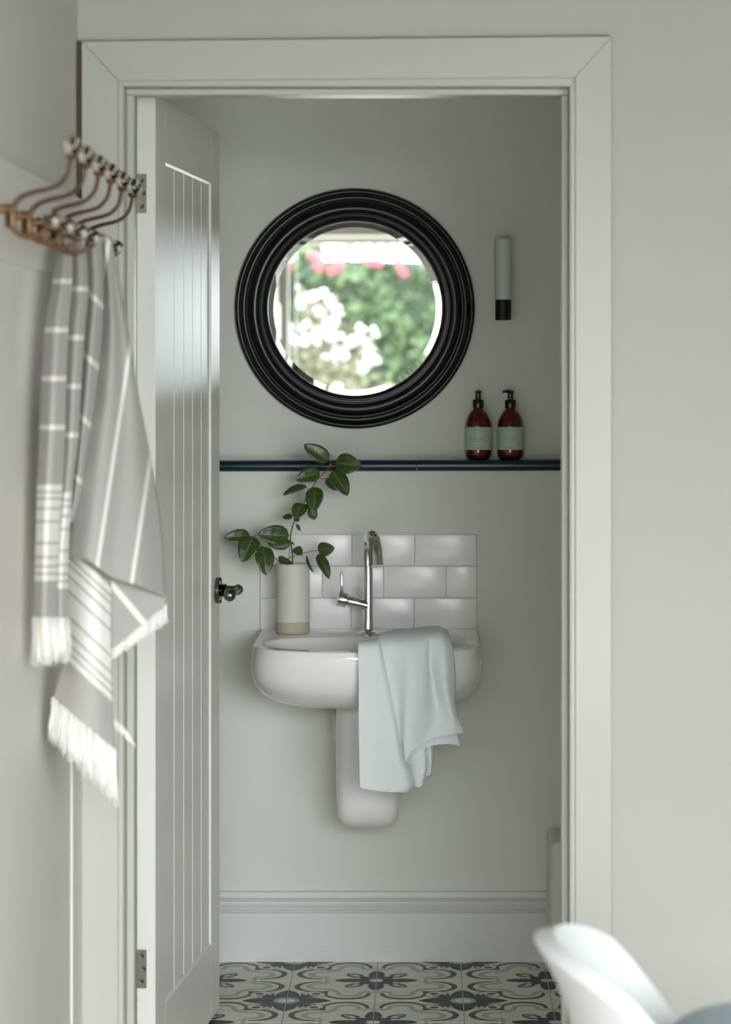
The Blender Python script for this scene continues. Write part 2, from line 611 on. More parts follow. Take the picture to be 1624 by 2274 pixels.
# right wall with a window
WY0, WY1, WZ0, WZ1 = 0.9, 1.7, 0.85, 1.85
bm = bmesh.new()
box(bm, XR, XR + .14, YR + .001, WY0, 0, ZC)
box(bm, XR, XR + .14, WY1, 4.879, 0, ZC)
box(bm, XR, XR + .14, WY0, WY1, 0, WZ0)
box(bm, XR, XR + .14, WY0, WY1, WZ1, ZC)
struct('wall_right', bm, WALL)
w1 = thing('window_1', (XR + .07, (WY0 + WY1) / 2, WZ0), kind='structure')
bm = bmesh.new()
for y0, y1, z0, z1 in ((WY0, WY1, WZ0, WZ0 + .05), (WY0, WY1, WZ1 - .05, WZ1), (WY0, WY0 + .05, WZ0, WZ1), (WY1 - .05, WY1, WZ0, WZ1),
                       ((WY0 + WY1) / 2 - .03, (WY0 + WY1) / 2 + .03, WZ0, WZ1)):
    box(bm, XR + .05, XR + .10, y0, y1, z0, z1)
obj('window_frame', bm, TRIM, w1)
for y0, y1 in ((WY0 + .05, (WY0 + WY1) / 2 - .03), ((WY0 + WY1) / 2 + .03, WY1 - .05)):
    obj('pane', nb(XR + .072, XR + .077, y0, y1, WZ0 + .05, WZ1 - .05), glass, w1)
obj('window_sill', nb(XR - .06, XR + .05, WY0 - .04, WY1 + .04, WZ0 - .03, WZ0, bev=.004), TRIM, w1)
portal('window_portal', (XR + .16, (WY0 + WY1) / 2, (WZ0 + WZ1) / 2), (0, math.radians(90), 0), WZ1 - WZ0, WY1 - WY0)
portal('garden_opening_portal', ((DX0 + DX1) / 2, 0.2, LZ / 2), (math.radians(90), 0, math.radians(0)), DX1 - DX0, LZ)

# garden door frame (the leaves are folded away)
gd = thing('door_1', ((DX0 + DX1) / 2, .3, 0), kind='structure')
obj('frame_post', nb(DX0 - .075, DX0, 0.22, 0.30, 0, LZ + .06, bev=.003), TAUPE, gd)
obj('frame_post', nb(DX1 - .06, DX1 - .001, 0.20, 0.259, 0, LZ, bev=.003), TAUPE, gd)
obj('frame_head', nb(DX0, DX1 - .06, 0.20, 0.259, LZ - .03, LZ + .06, bev=.003), TAUPE, gd)

leaf = obj('door_leaf', nb(XW + .0006, -0.602, 0.45, 1.2, 0.012, LZ - .02, bev=.003), TAUPE, gd)
bm = bmesh.new()
for y0, y1, z0, z1 in ((.53, 1.12, .25, .98), (.53, 1.12, 1.06, 1.97)):
    box(bm, -0.6019, -0.5995, y0, y1, z0, z1, bev=.001)
obj('pane', bm, glass, leaf)
# panelling on the left wall: top rail, corner stile, skirting and thin field boards
zt = lambda px, py: H + (VY - py) * (-XP * F / (VX - px)) / F
PZ1 = H + (VY - 345) * (-XP / VX)
PZ0 = H + (VY - 575) * (-XP / VX)
pan = thing('trim_1', (XP, 3.0, 0), kind='structure')
obj('panel_board', nb(XW + .0005, XW + .004, 1.23, YF - .001, 0.16, PZ0 + .01), PINEPANEL, pan)
obj('top_rail', nb(XW + .0005, XP, 1.23, YF - .001, PZ0, PZ1, bev=.002), PINEPANEL, pan)
obj('corner_stile', nb(XW + .0045, XP, 4.74, YF - .002, 0.16, PZ0 - .0005, bev=.002), PINEPANEL, pan)
obj('stile', nb(XW + .0045, XP, 3.42, 3.52, 0.16, PZ0 - .0005, bev=.002), PINEPANEL, pan)
struct('baseboard_left', nb(XW + .0005, XP + .006, 1.23, YF - .003, 0.0, 0.159, bev=.003), TRIM)

# ------------------------------------------------------------------ doorway: lining, stops, casings
YC = 4.86
CX0, CX1 = -0.634, 0.347
CZ1 = H + (VY - 92) * YC / F
IX0, IX1, IZ = -0.5677, 0.2805, H + (VY - 178) * YC / F      # inner edge of the flat of the casing
lin_o = thing('trim_2', ((LX0 + LX1) / 2, 4.96, 0), kind='structure')
obj('lining_side', nb(LX0 - .0195, LX0, YC + .004, 5.085, 0, LZT), TRIM, lin_o)
obj('lining_side', nb(LX1, LX1 + .0195, YC + .004, 5.085, 0, LZT), TRIM, lin_o)
obj('lining_head', nb(LX0 - .0195, LX1 + .0195, YC + .004, 5.085, LZT + .0003, LZT + .0198), TRIM, lin_o)
SZ = H + (VY - 211) * 4.91 / F
obj('door_stop', nb(LX0 + .0003, -0.5424, 4.91, 4.948, 0, SZ, bev=.002), TRIM, lin_o)
obj('door_stop', nb(0.2575, LX1 - .0003, 4.91, 4.948, 0, SZ, bev=.002), TRIM, lin_o)
obj('door_stop', nb(LX0 + .0003, LX1 - .0003, 4.91, 4.948, SZ + .0003, LZT - .0003, bev=.0015), TRIM, lin_o)

cas = thing('trim_3', (0, YC, 0), kind='structure')


def mitre(pts, y0, y1, bev=0.0012):
    bm = bmesh.new()
    a = [bm.verts.new((x, y0, z)) for x, z in pts]
    b = [bm.verts.new((x, y1, z)) for x, z in pts]
    n = len(pts)
    for i in range(n):
        j = (i + 1) % n
        bm.faces.new((a[i], a[j], b[j], b[i]))
    bm.faces.new(a); bm.faces.new(b[::-1])
    bmesh.ops.recalc_face_normals(bm, faces=bm.faces)
    bmesh.ops.bevel(bm, geom=list(bm.edges), offset=bev, segments=2, profile=0.5, affect='EDGES')
    return bm


obj('gap_shade_strip', nb(XW + .0006, CX0 - .0004, YC + .003, YF - .0006, PZ1 + .002, CZ1), mat('gap_shade_brown', rgb(84, 68, 58), 0.8, noise=.2, nscale=40), cas)  # added strip; its brown paints in the shade of the gap beside the casing
g = 0.0002
TILT = 0.0095      # the head is a few millimetres out of level, as in the photograph
obj('casing_side', mitre([(CX0, 0), (IX0, 0), (IX0, IZ), (CX0, CZ1)], YC, YF - .0005), TRIM, cas)
obj('casing_side', mitre([(IX1, 0), (CX1, 0), (CX1, CZ1 + TILT), (IX1, IZ + .006)], YC, YF - .0005), TRIM, cas)
obj('casing_head', mitre([(IX0 + g, IZ + g), (IX1 - g, IZ + .006 + g), (CX1 - g, CZ1 + TILT + g), (CX0 + g, CZ1 + g)], YC, YF - .0005), TRIM, cas)
for n_, pts in (('casing_bead', [(IX0 + .0004, 0), (LX0 - .0012, 0), (LX0 - .0012, IZ - .0115), (IX0 + .0004, IZ - .0006)]),
                ('casing_bead', [(LX1 + .0012, 0), (IX1 - .0004, 0), (IX1 - .0004, IZ + .0054), (LX1 + .0012, IZ - .0115)]),
                ('casing_bead', [(LX0 - .001, IZ - .0112), (LX1 + .001, IZ - .0112), (IX1 - .0006, IZ + .0052), (IX0 + .0006, IZ - .0004)])):
    obj(n_, mitre(pts, YC + .002, YF - .0006, .0022), TRIM, cas)

# ------------------------------------------------------------------ washroom shell
YL = 6.356             # lower wall face
YU = 6.425             # upper wall face
LEDGE = H - (1021.5 - VY) * 6.345 / F
RZ0 = H - (1047 - VY) * 6.335 / F
BXL, BXR = -0.68, 0.47
struct('wall_back', nb(BXL - .1, BXR + .1, YU, YU + .1, 0, 2.4), WALLB)
struct('wall_back_boxing', nb(BXL, BXR, YL, YU - .0005, 0.0, LEDGE - .012), WALLB)
struct('wall_washroom_left', nb(BXL - .1, BXL, 5.061, YU, 0, 2.4), WALLB)
struct('wall_washroom_right', nb(BXR, BXR + .1, 5.061, YU, 0, 2.4), WALLB)
struct('ceiling', nb(BXL - .1, BXR + .1, 5.061, YU + .1, 2.4, 2.48), CEIL)

# skirting
SKF = 6.336
sz = lambda py: (2136 - py) * SKF / F
prof = [(YL - .0003, 0.0), (SKF, 0.0), (SKF, sz(2027.5)), (SKF + .004, sz(2026)), (SKF + .004, sz(2025)), (SKF + .0005, sz(2023.8)),
        (SKF + .001, sz(2022.6)), (SKF + .006, sz(2021.5)), (SKF + .006, sz(2019.6)), (SKF + .0015, sz(2017.8)), (SKF + .003, sz(2015.5)),
        (SKF + .007, sz(2012)), (SKF + .0095, sz(2008)), (SKF + .0095, sz(2004.5)), (SKF + .006, sz(2001.5)), (SKF + .008, sz(1999)), (SKF + .0125, sz(1997)),
        (SKF + .0125, sz(1995.2)), (SKF + .010, sz(1994)), (SKF + .012, sz(1984)), (SKF + .0165, sz(1982.3)), (YL - .0003, sz(1981.4))]
prof = [(y if y > SKF + .02 - .0008 else SKF + (y - SKF) * 1.12, z) for y, z in prof]
bm = bmesh.new()
extrude_x(bm, prof, BXL, BXR)
struct('baseboard_back', bm, SKIRT)

# floor slab and patterned tiles
fl = struct('floor', nb(BXL - .1, BXR + .1, 4.931, YU, -0.06, -0.0015), GROUT)
TX0, TY0, TS = -0.1115, 6.14, 0.2
gr = 0.0013
tile_me = bpy.data.meshes.new('floor_tile')
bm = nb(gr, TS - gr, gr, TS - gr, -0.008, 0.0, bev=.0006, seg=1)
bmesh.ops.recalc_face_normals(bm, faces=bm.faces); bm.to_mesh(tile_me); bm.free()
tile_me.materials.append(ENCA)
for i in range(-3, 4):
    for j in range(-6, 2):
        # tile cell with lower-left lattice corner (i, j)
        cxw, cyw = TX0 + (i + .5) * TS, TY0 + (j + .5) * TS
        if cyw - TS / 2 < 4.93 or cyw > YL or cxw < BXL - .02 or cxw > BXR + .02:
            continue
        ce, ro = (i % 2 == 0), (j % 2 == 0)
        # the motif-1 corner of this cell has even lattice indices
        li = i if ce else i + 1
        lj = j if ro else j + 1
        ang = {(True, True): 0, (False, True): 90, (False, False): 180, (True, False): 270}[(ce, ro)]
        t = bpy.data.objects.new('floor_tile', tile_me)
        COL.objects.link(t)
        t.parent = fl
        t.location = (TX0 + li * TS, TY0 + lj * TS, 0)
        t.rotation_euler = (0, 0, math.radians(ang))

# teal ledge rail, a row of moulded trim tiles
rail = thing('trim_4', (-.1, 6.36, LEDGE - .02), kind='structure')
rc = (LEDGE + RZ0) / 2
rr = (LEDGE - RZ0) / 2


def rail_piece(x0, x1, dz):
    prof = [(YU - .0006, LEDGE - .001 + dz), (6.352, LEDGE - .001 + dz)]
    for k in range(13):
        t = math.radians(90 + 15 * k)
        prof.append((6.348 + rr * .85 * math.cos(t), rc + dz + (rr - .0005) * math.sin(t)))
    prof += [(YL - .0006, RZ0 + dz), (YL - .0006, LEDGE - .0115 + dz), (YU - .0006, LEDGE - .0115 + dz)]
    bm = bmesh.new()
    extrude_x(bm, prof, x0, x1, dz=0.001)
    return bm


jx = P(926, 1030, 6.34)[0]
xs = [BXL, jx - .4, jx - .0008, BXR]
obj('rail_tile', rail_piece(BXL, jx - .491, -.002), RAIL, rail, True)
obj('rail_tile', rail_piece(jx - .4895, jx - .0006, -.0012), RAIL, rail, True)
obj('rail_tile', rail_piece(jx + .0008, BXR, .0), RAIL, rail, True)

# ------------------------------------------------------------------ door leaf
TH = math.radians(4.9)
DXV, DYV = -0.520, 5.08
sT, cT = math.sin(TH), math.cos(TH)
THK = 0.0365


def t_of(px):
    k = (px - VX) / F
    return (k * DYV - DXV) / (sT - k * cT)


def Y_of(t): return DYV + t * cT


def z_at(px, py): return H + (VY - py) * Y_of(t_of(px)) / F


door = thing('door_2', (DXV - THK * cT, DYV + THK * sT, 0.0), kind='structure', local=True, rotz=-TH)
DL = t_of(488)
DZ0, DZ1 = 0.008, z_at(471, 295) + .010
tp0, tp1 = t_of(367.5), t_of(469)
pz1 = (z_at(367, 357) + z_at(469, 410)) / 2
pz0 = (z_at(367.5, 2235) + z_at(468.5, 2093)) / 2


def dobj(name, bm, m, parent=None, smooth=False):
    return obj(name, bm, m, parent or door, smooth)


dobj('stile', nb(0, THK, 0, tp0 - .0004, DZ0, DZ1, bev=.0012), DOORM)
dobj('stile', nb(0, THK, tp1 + .0004, DL, DZ0, DZ1, bev=.0012), DOORM)
dobj('top_rail', nb(0, THK, tp0, tp1, pz1, DZ1, bev=.0012), DOORM)
dobj('bottom_rail', nb(0, THK, tp0, tp1, DZ0, pz0, bev=.0012), DOORM)
# bevelled mouldings on the rails at the panel
for z0, z1, nm in ((pz1 - .010, pz1, 'rail_moulding'), (pz0, pz0 + .010, 'rail_moulding')):
    bm = bmesh.new()
    lo = z0 < 1
    pr = [(THK - .010, z0), (THK - .010, z1), (THK - .001, z1 if not lo else z0)]
    a = [bm.verts.new((x, tp0, z)) for x, z in pr]; b = [bm.verts.new((x, tp1, z)) for x, z in pr]
    for i in range(3):
        j = (i + 1) % 3
        bm.faces.new((a[i], a[j], b[j], b[i]))
    bm.faces.new(a); bm.faces.new(b[::-1])
    dobj(nm, bm, DOORM)
gx = [368, 391, 412.5, 432, 451, 469]
tg = [t_of(x) for x in gx]
for k in range(5):
    a, b = tg[k], tg[k + 1]
    bm = bmesh.new()
    # board with a wide V groove on each side
    v = 0.0065
    dd = 0.0085
    f = THK - .0045
    pr = [(0.004, a + .0003), (f - dd, a + .0003), (f, a + v), (f, b - v * .25), (f - dd, b - .0003), (0.004, b - .0003)]
    lo = [bm.verts.new((x, y, pz0 + .0005)) for x, y in pr]; hi = [bm.verts.new((x, y, pz1 - .0005)) for x, y in pr]
    for i in range(6):
        j = (i + 1) % 6
        bm.faces.new((lo[i], lo[j], hi[j], hi[i]))
    bm.faces.new(lo); bm.faces.new(hi[::-1])
    dobj('board', bm, DOORM)

# hinges on the door edge (the edge faces the doorway)
for zc_px in ((386, 473), (2109, 2195)):
    z1 = H + (VY - zc_px[0]) * DYV / F
    z0 = H + (VY - zc_px[1]) * DYV / F
    hin = dobj('hinge', nb(0.0, 0.0195, -0.0022, -0.0002, z0, z1, bev=.0004), STEEL)
    for fx, fz in ((.0105, .17), (.0140, .5), (.0100, .83)):
        bm = bmesh.new()
        lathe(bm, [(0, -.0005), (.0022, -.0006), (.0046, -.0011), (.0046, .0014), (0, .0014)], 16,
              cylM((fx, -0.0022, z1 + (z0 - z1) * fz), (0, 1, 0)))
        obj('screw', bm, STEELD, hin, True)

# handle
th_ = t_of(481)
zh = H + (VY - 1311) * Y_of(th_) / F
bm = bmesh.new()
lathe(bm, [(0, 0), (.0285, 0), (.029, .001), (.029, .008), (.0275, .0095), (0, .0095)], 40, cylM((THK, th_, zh), (1, 0, 0)))
hnd = dobj('handle', bm, PEWTER, smooth=True)
bm = bmesh.new()
lathe(bm, [(0, .009), (.0125, .009), (.0125, .012), (.0145, .013), (.0145, .015), (.012, .016), (.013, .0185), (.0145, .019), (.0145, .0215), (.0115, .022), (0, .022)],
      32, cylM((THK, th_, zh), (1, 0, 0)))
obj('collar', bm, DKPEW, hnd, True)
bm = bmesh.new()
lathe(bm, [(0, .0215), (.0112, .0215), (.0105, .032), (.0098, .050), (.0085, .053), (0, .053)], 32, cylM((THK, th_, zh), (1, 0, 0)))
obj('neck', bm, PEWTER, hnd, True)
bm = bmesh.new()
lathe(bm, [(0, -.020), (.0105, -.020), (.0115, -.0185), (.0115, -.016), (.009, -.014), (.0085, -.012), (.0115, -.010), (.0085, .0), (.0075, .03), (.0082, .075), (.0115, .080), (.0082, .083),
           (.0095, .0865), (.0128, .091), (.0138, .097), (.0128, .103), (.0095, .1075), (.005, .110), (0, .1108)], 32,
      cylM((THK + .045, th_, zh), (0, -1, -.025)))
obj('lever', bm, PEWTER, hnd, True)
for sgn in (-1, 1):
    bm = bmesh.new()
    sphere(bm, (THK + .0095, th_ - .006, zh + sgn * .0245), .0028, 10)
    obj('screw', bm, DKPEW, hnd, True)

# ------------------------------------------------------------------ round mirror
mx, mz = (787.5 - VX) * 6.38 / F, H + (VY - 684.5) * 6.38 / F
mir = thing('round_mirror', (mx, YU, mz - .29), 'round wall mirror with a wide moulded black frame above the ledge', 'mirror')
R = 267.5 * 6.385 / F
px2r = lambda p: p * 6.385 / F
prof = [(R - .012, -.0005), (R, .004), (R + .0004, .012), (R - .003, .0165), (R - .0075, .018), (R - .010, .0165), (R - .012, .018), (R - .0155, .026), (R - .021, .029),
        (R - .0265, .0275), (R - .029, .0245), (R - .0305, .0245), (R - .034, .031), (R - .043, .0375), (R - .052, .0375), (R - .058, .0335), (R - .0605, .0285), (R - .062, .0285),
        (R - .064, .031), (R - .0675, .031), (R - .0695, .0265), (R - .071, .0265), (R - .0735, .0275), (R - .0765, .0255), (R - .0785, .019), (px2r(193.5), .0135), (px2r(193.5), .002)]
bm = bmesh.new()
lathe(bm, prof, 128, cylM((mx, YU, mz), (0, -1, 0)), cap=False)
obj('frame', bm, FRAME, mir, True, sharp=50)
bm = bmesh.new()
r1, r2 = px2r(181.5), px2r(194.5)
lathe(bm, [(0, .001), (r2, .001), (r2, .0117), (r1, .0125), (0, .0125)], 128, cylM((mx, YU, mz), (0, -1, 0)))
obj('glass', bm, MIRROR, mir, True, sharp=2)

# ------------------------------------------------------------------ wall lamp
lx = (1118 - VX) * 6.37 / F
lz = lambda py: H + (VY - py) * 6.37 / F
lamp = thing('wall_lamp', (lx, YU, lz(711)), 'slim upright wall lamp with opal glass tube and dark base', 'lamp')
bm = bmesh.new()
lathe(bm, [(0, lz(530)), (.0195, lz(530)), (.0207, lz(531.5)), (.0207, lz(665.5)), (0, lz(665.5))], 32, Matrix.Translation((lx, 6.37, 0)))
obj('lamp_shade', bm, LAMPG, lamp, True)
bm = bmesh.new()
lathe(bm, [(0, lz(665.6)), (.0193, lz(665.6)), (.0193, lz(710.5)), (.0188, lz(711)), (0, lz(711))], 32, Matrix.Translation((lx, 6.37, 0)))
obj('lamp_base', bm, BLACK, lamp, True)
bm = bmesh.new()
box(bm, lx - .017, lx + .017, 6.386, YU - .0005, lz(709), lz(668), bev=.002)
obj('bracket', bm, BLACK, lamp)

# ------------------------------------------------------------------ splashback tiles
SB = 6.3475
bk = thing('splashback', ((818 - VX) * SB / F, SB, P(0, 1397, SB)[2]), 'splashback of glossy white brick tiles behind the basin', 'splashback')
X_ = lambda px: (px - VX) * SB / F
Z_ = lambda py: H + (VY - py) * SB / F
obj('grout', nb(X_(579), X_(1058), SB + .0015, YL - .0005, Z_(1398), Z_(1188)), GROUT, bk)
rows = [(1187, 1256, [578, 643, 782, 921.5, 1059]), (1257.5, 1327, [578, 716, 852, 991, 1059]), (1328.5, 1398, [578, 641, 780, 920, 1059])]
for y0, y1, xs in rows:
    for a, b in zip(xs[:-1], xs[1:]):
        bm = nb(X_(a) + .0007, X_(b) - .0007, SB - .001, SB + .006, Z_(y1) + .0002, Z_(y0) - .0002, bev=.0013, seg=3)
        obj('tile', bm, TILEW, bk, True, sharp=60)

# ------------------------------------------------------------------ basin
BX = (816 - VX) * 6.1 / F
BZ = 0.8037
bas = thing('washbasin', (BX, 6.1, .36), 'white wall-hung washbasin with a rounded front and half pedestal', 'washbasin')
YB = SB - .0012
NB = 96


def outline(hw, yb, ym, yf, n=2.7):
    """closed plan: straight back, straight sides to ym, superellipse front"""
    pts = []
    nf = 56
    for k in range(nf + 1):
        t = math.pi * k / nf
        c, s = math.cos(t), math.sin(t)
        pts.append((-hw * math.copysign(abs(c) ** (2 / n), c), ym - (ym - yf) * abs(s) ** (2 / n)))
    for k in range(1, 11):
        pts.append((hw, ym + (yb - ym) * k / 10))
    for k in range(1, 29):
        pts.append((hw - 2 * hw * k / 29, yb))
    for k in range(0, 10):
        pts.append((-hw, yb + (ym - yb) * k / 10))
    return pts


rings = []      # (outline, z, tilt)
HW = 0.2585
ZS = 0.0085      # rim falls slightly to the front


def ring(hw, yb, ym, yf, z, n=2.7, tilt=1.0):
    o = outline(hw, yb, ym, yf, n)
    return [(BX + x, y, z - ZS * tilt * (YB - y) / .48) for x, y in o]


YM, YFR = 6.04, 5.868
D = .158
prev = []
# outside, from the bottom up
for s in (1.0, .995, .98, .955, .92, .87, .8, .7, .58, .45, .32, .2, .1, .045):
    k = max(0.0, 1 - s ** 3.0) ** (1 / 3.1)
    k = .30 + .70 * k
    hw = (HW + .0095 * min(1, s / .25) ** .6) * k
    yf = YB - .02 - (YB - .02 - YFR + .004) * (.40 + .60 * ((k - .3) / .7))
    ym = yf + (YM - YFR) * (0.55 + .45 * k)
    prev.append(ring(hw, YB, min(ym, YB - .02), yf, BZ - .012 - (D - .012) * s, tilt=1 - s))
prev.append(ring(HW + .0022, YB, YM, YFR - .0012, BZ - .006))
prev.append(ring(HW + .0014, YB, YM, YFR - .0004, BZ - .0022))
prev.append(ring(HW + .0004, YB, YM, YFR + .0006, BZ - .0006))
prev.append(ring(HW - .0015, YB - .0008, YM, YFR + .0028, BZ))
prev.append(ring(HW - .004, YB - .001, YM, YFR + .006, BZ))
# inner opening
IB, IM, IFR, IH = 6.165, 6.035, 5.905, 0.2385


def iring(sc, z, n=2.5):
    ym = (IB + IFR) / 2 + .01
    o = []
    base = outline(IH * sc, ym + (IB - ym) * sc, ym, ym - (ym - IFR) * sc, n)
    # round the back as well
    out = []
    for k in range(len(base)):
        t = 2 * math.pi * k / len(base)
        # reuse index to angle, front half first
        c, s = math.cos(math.pi - t), math.sin(math.pi - t)
        x = IH * sc * math.copysign(abs(c) ** (2 / n), c)
        y = ym - math.copysign(abs(s) ** (2 / n), s) * ((ym - IFR) if s > 0 else (IB - ym)) * sc
        out.append((BX + x, y, z - ZS * (YB - y) / .48))
    return out


def resample(ringpts, n):
    p = np.array(ringpts + [ringpts[0]])
    # start both at the leftmost front and go by arclength
    d = np.r_[0, np.cumsum(np.linalg.norm(np.diff(p, axis=0), axis=1))]
    s = np.linspace(0, d[-1], n + 1)[:-1]
    return [tuple(np.interp(s, d, p[:, k])[i] for k in range(3)) for i in range(n)]


# align by polar angle about the middle of the bowl so the deck does not twist
def by_angle(ringpts, n=112, c=(BX, 6.05)):
    p = np.array(ringpts)
    a = np.arctan2(p[:, 1] - c[1], p[:, 0] - c[0])
    o = np.argsort(a)
    a, p = a[o], p[o]
    a = np.r_[a[-1] - 2 * math.pi, a, a[0] + 2 * math.pi]
    p = np.vstack([p[-1], p, p[0]])
    s = np.linspace(-math.pi, math.pi, n + 1)[:-1]
    return [tuple(np.interp(q, a, p[:, k]) for k in range(3)) for q in s]


allr = [by_angle(r) for r in prev]
for sc, dz in ((1.012, 0), (1.0, -.001), (.985, -.006), (.965, -.02), (.93, -.045), (.86, -.075), (.72, -.1), (.5, -.115), (.25, -.122), (.08, -.124)):
    allr.append(by_angle(iring(sc, BZ + dz), c=(BX, 6.04)))
bm = bmesh.new()
vr = [[bm.verts.new(p) for p in r] for r in allr]
n = len(vr[0])
for a, b in zip(vr[:-1], vr[1:]):
    for i in range(n):
        j = (i + 1) % n
        bm.faces.new((a[i], a[j], b[j], b[i]))
bm.faces.new(vr[0][::-1]); bm.faces.new(vr[-1])
obj('basin', bm, CERAM, bas, True, sharp=60)
bm = bmesh.new()
lathe(bm, [(0, .0), (.031, .0), (.033, .0015), (.02, .004), (0, .004)], 32, Matrix.Translation((BX, 6.03, BZ - .1325)))
obj('drain', bm, CHROME, bas, True)

# half pedestal
bm = bmesh.new()
secs = []
for q, (z, hw, yf, yb, hb) in enumerate(((.655, .0755, 6.085, 6.215, .0755), (.615, .0755, 6.085, 6.215, .078), (.6145, .0755, 6.085, YL - .0006, .1005), (.56, .0755, 6.086, YL - .0006, .097),
                          (.50, .075, 6.088, YL - .0006, .090), (.45, .0745, 6.09, YL - .0006, .0835), (.41, .0735, 6.092, YL - .0006, .078), (.385, .070, 6.098, YL - .0006, .0735),
                          (.370, .063, 6.108, YL - .0006, .066), (.361, .052, 6.122, YL - .0006, .055), (.357, .038, 6.14, YL - .0006, .04), (.3555, .015, 6.17, YL - .0006, .016))):
    o = []
    m = 40
    for k in range(m + 1):
        t = math.pi * k / m
        c, s = math.cos(t), math.sin(t)
        nn = 3.2
        o.append((BX + .001 - hw * math.copysign(abs(c) ** (2 / nn), c), 6.15 - (6.15 - yf) * abs(s) ** (2 / nn), z))
    o = [(BX + .001 - hb, yb, z), (BX + .001 - (hb * .35 + hw * .65), (yb * .5 + 6.15 * .5), z)] + o + [(BX + .001 + (hb * .35 + hw * .65), (yb * .5 + 6.15 * .5), z), (BX + .001 + hb, yb, z)]
    secs.append([bm.verts.new(p) for p in o])
for a, b in zip(secs[:-1], secs[1:]):
    for i in range(len(a) - 1):
        bm.faces.new((a[i], a[i + 1], b[i + 1], b[i]))
    bm.faces.new((a[-1], a[0], b[0], b[-1]))
bm.faces.new(secs[0]); bm.faces.new(secs[-1])
obj('half_pedestal', bm, CERAM, bas, True, sharp=50)
bm = bmesh.new()
wx = P(737, 1580, 6.27)
tube(bm, [(wx[0], 6.27, .668), (wx[0], 6.27, .64), (wx[0] + .003, 6.27, .625)], [.0105, .0105, .009], 16)
tube(bm, [(wx[0], 6.27, .640), (wx[0], 6.27, .632)], [.0135, .0135], 16)
obj('waste_pipe', bm, CERAM, bas, True)

# ------------------------------------------------------------------ mixer tap
TXc, TYc = (818.5 - VX) * 6.215 / F, 6.215
tap = thing('mixer_tap', (TXc, TYc, BZ), 'tall chrome mixer tap with hooked spout and side lever', 'tap')
tz = BZ - .002
bm = bmesh.new()
lathe(bm, [(0, tz), (.027, tz), (.027, tz + .003), (.0245, tz + .0045), (.0235, tz + .0065), (.019, tz + .0085), (.0145, tz + .0105), (.0128, tz + .014), (0, tz + .014)], 40, Matrix.Translation((TXc, TYc, 0)))
obj('base', bm, CHROME, tap, True)
bm = bmesh.new()
zb = tz + .013
lathe(bm, [(0, zb), (.0128, zb), (.0112, zb + .02), (.0108, zb + .05), (.0108, zb + .083), (.0102, zb + .0838), (.0102, zb + .0846), (0, zb + .0846)], 32, Matrix.Translation((TXc, TYc, 0)))
bd = obj('body', bm, CHROME, tap, True)
bm = bmesh.new()
z0 = zb + .085
sp = [(0, 0, z0), (0, 0, z0 + .05), (-.001, 0, z0 + .085), (0, -.008, z0 + .115), (.004, -.035, z0 + .1365), (.0115, -.075, z0 + .137), (.0175, -.108, z0 + .112), (.0205, -.122, z0 + .072)]
tube(bm, [(TXc + a, TYc + b, c) for a, b, c in sp], [.0106, .0106, .0110, .0122, .0136, .0152, .0168, .0176], 28, n=44)
obj('spout', bm, CHROME, tap, True)
bm = bmesh.new()
hx, hy, hz = P(752, 1329, 6.205)
za = zb + .055
ax = Vector((hx - TXc, hy - TYc, hz - za))
L_ = ax.length
M_ = cylM((TXc, TYc, za), ax.normalized())
lathe(bm, [(0, .004), (.0125, .004), (.0118, .02), (.0128, L_ - .024), (.0122, L_ - .0225), (0, L_ - .0225)], 28, M_)
obj('valve_arm', bm, CHROME, tap, True)
bm = bmesh.new()
lathe(bm, [(0, L_ - .0215), (.0125, L_ - .0215), (.0168, L_ - .019), (.0172, L_ + .001), (.0166, L_ + .002), (0, L_ + .002)], 32, M_)
kn = obj('lever_cap', bm, CHROME, tap, True)
bm = bmesh.new()
k0 = P(759, 1316, 6.205); k1 = P(759, 1273, 6.205)
tube(bm, [k0, (k0[0], k0[1], k0[2] + .006), k1], [.0058, .0036, .0034], 16)
sphere(bm, k1, .0034, 12)
obj('lever', bm, CHROME, kn, True)

# ------------------------------------------------------------------ vase and branches
vx, vy = (650.5 - VX) * 6.246 / F, 6.246
vb = BZ + .0005 - ZS * (YB - vy) / .48
vt = P(0, 1251, 6.246)[2]
vs = thing('vase', (vx, vy, vb), 'cylindrical stoneware vase with a raw clay foot on the basin edge', 'vase')
bm = bmesh.new()
zb1 = vb + .0275
lathe(bm, [(0, zb1), (.0402, zb1), (.0405, zb1 + .001), (.0402, vb + .10), (.0398, vt - .006), (.0385, vt - .001), (.037, vt), (.0352, vt - .002), (.035, vb + .06), (0, vb + .05)], 56, Matrix.Translation((vx, vy, 0)))
obj('body', bm, GLAZE, vs, True, sharp=50)
bm = bmesh.new()
lathe(bm, [(0, vb), (.036, vb), (.0388, vb + .0015), (.0402, vb + .006), (.0403, zb1 - .0002), (0, zb1 - .0002)], 56, Matrix.Translation((vx, vy, 0)))
obj('foot', bm, CLAY, vs, True, sharp=60)


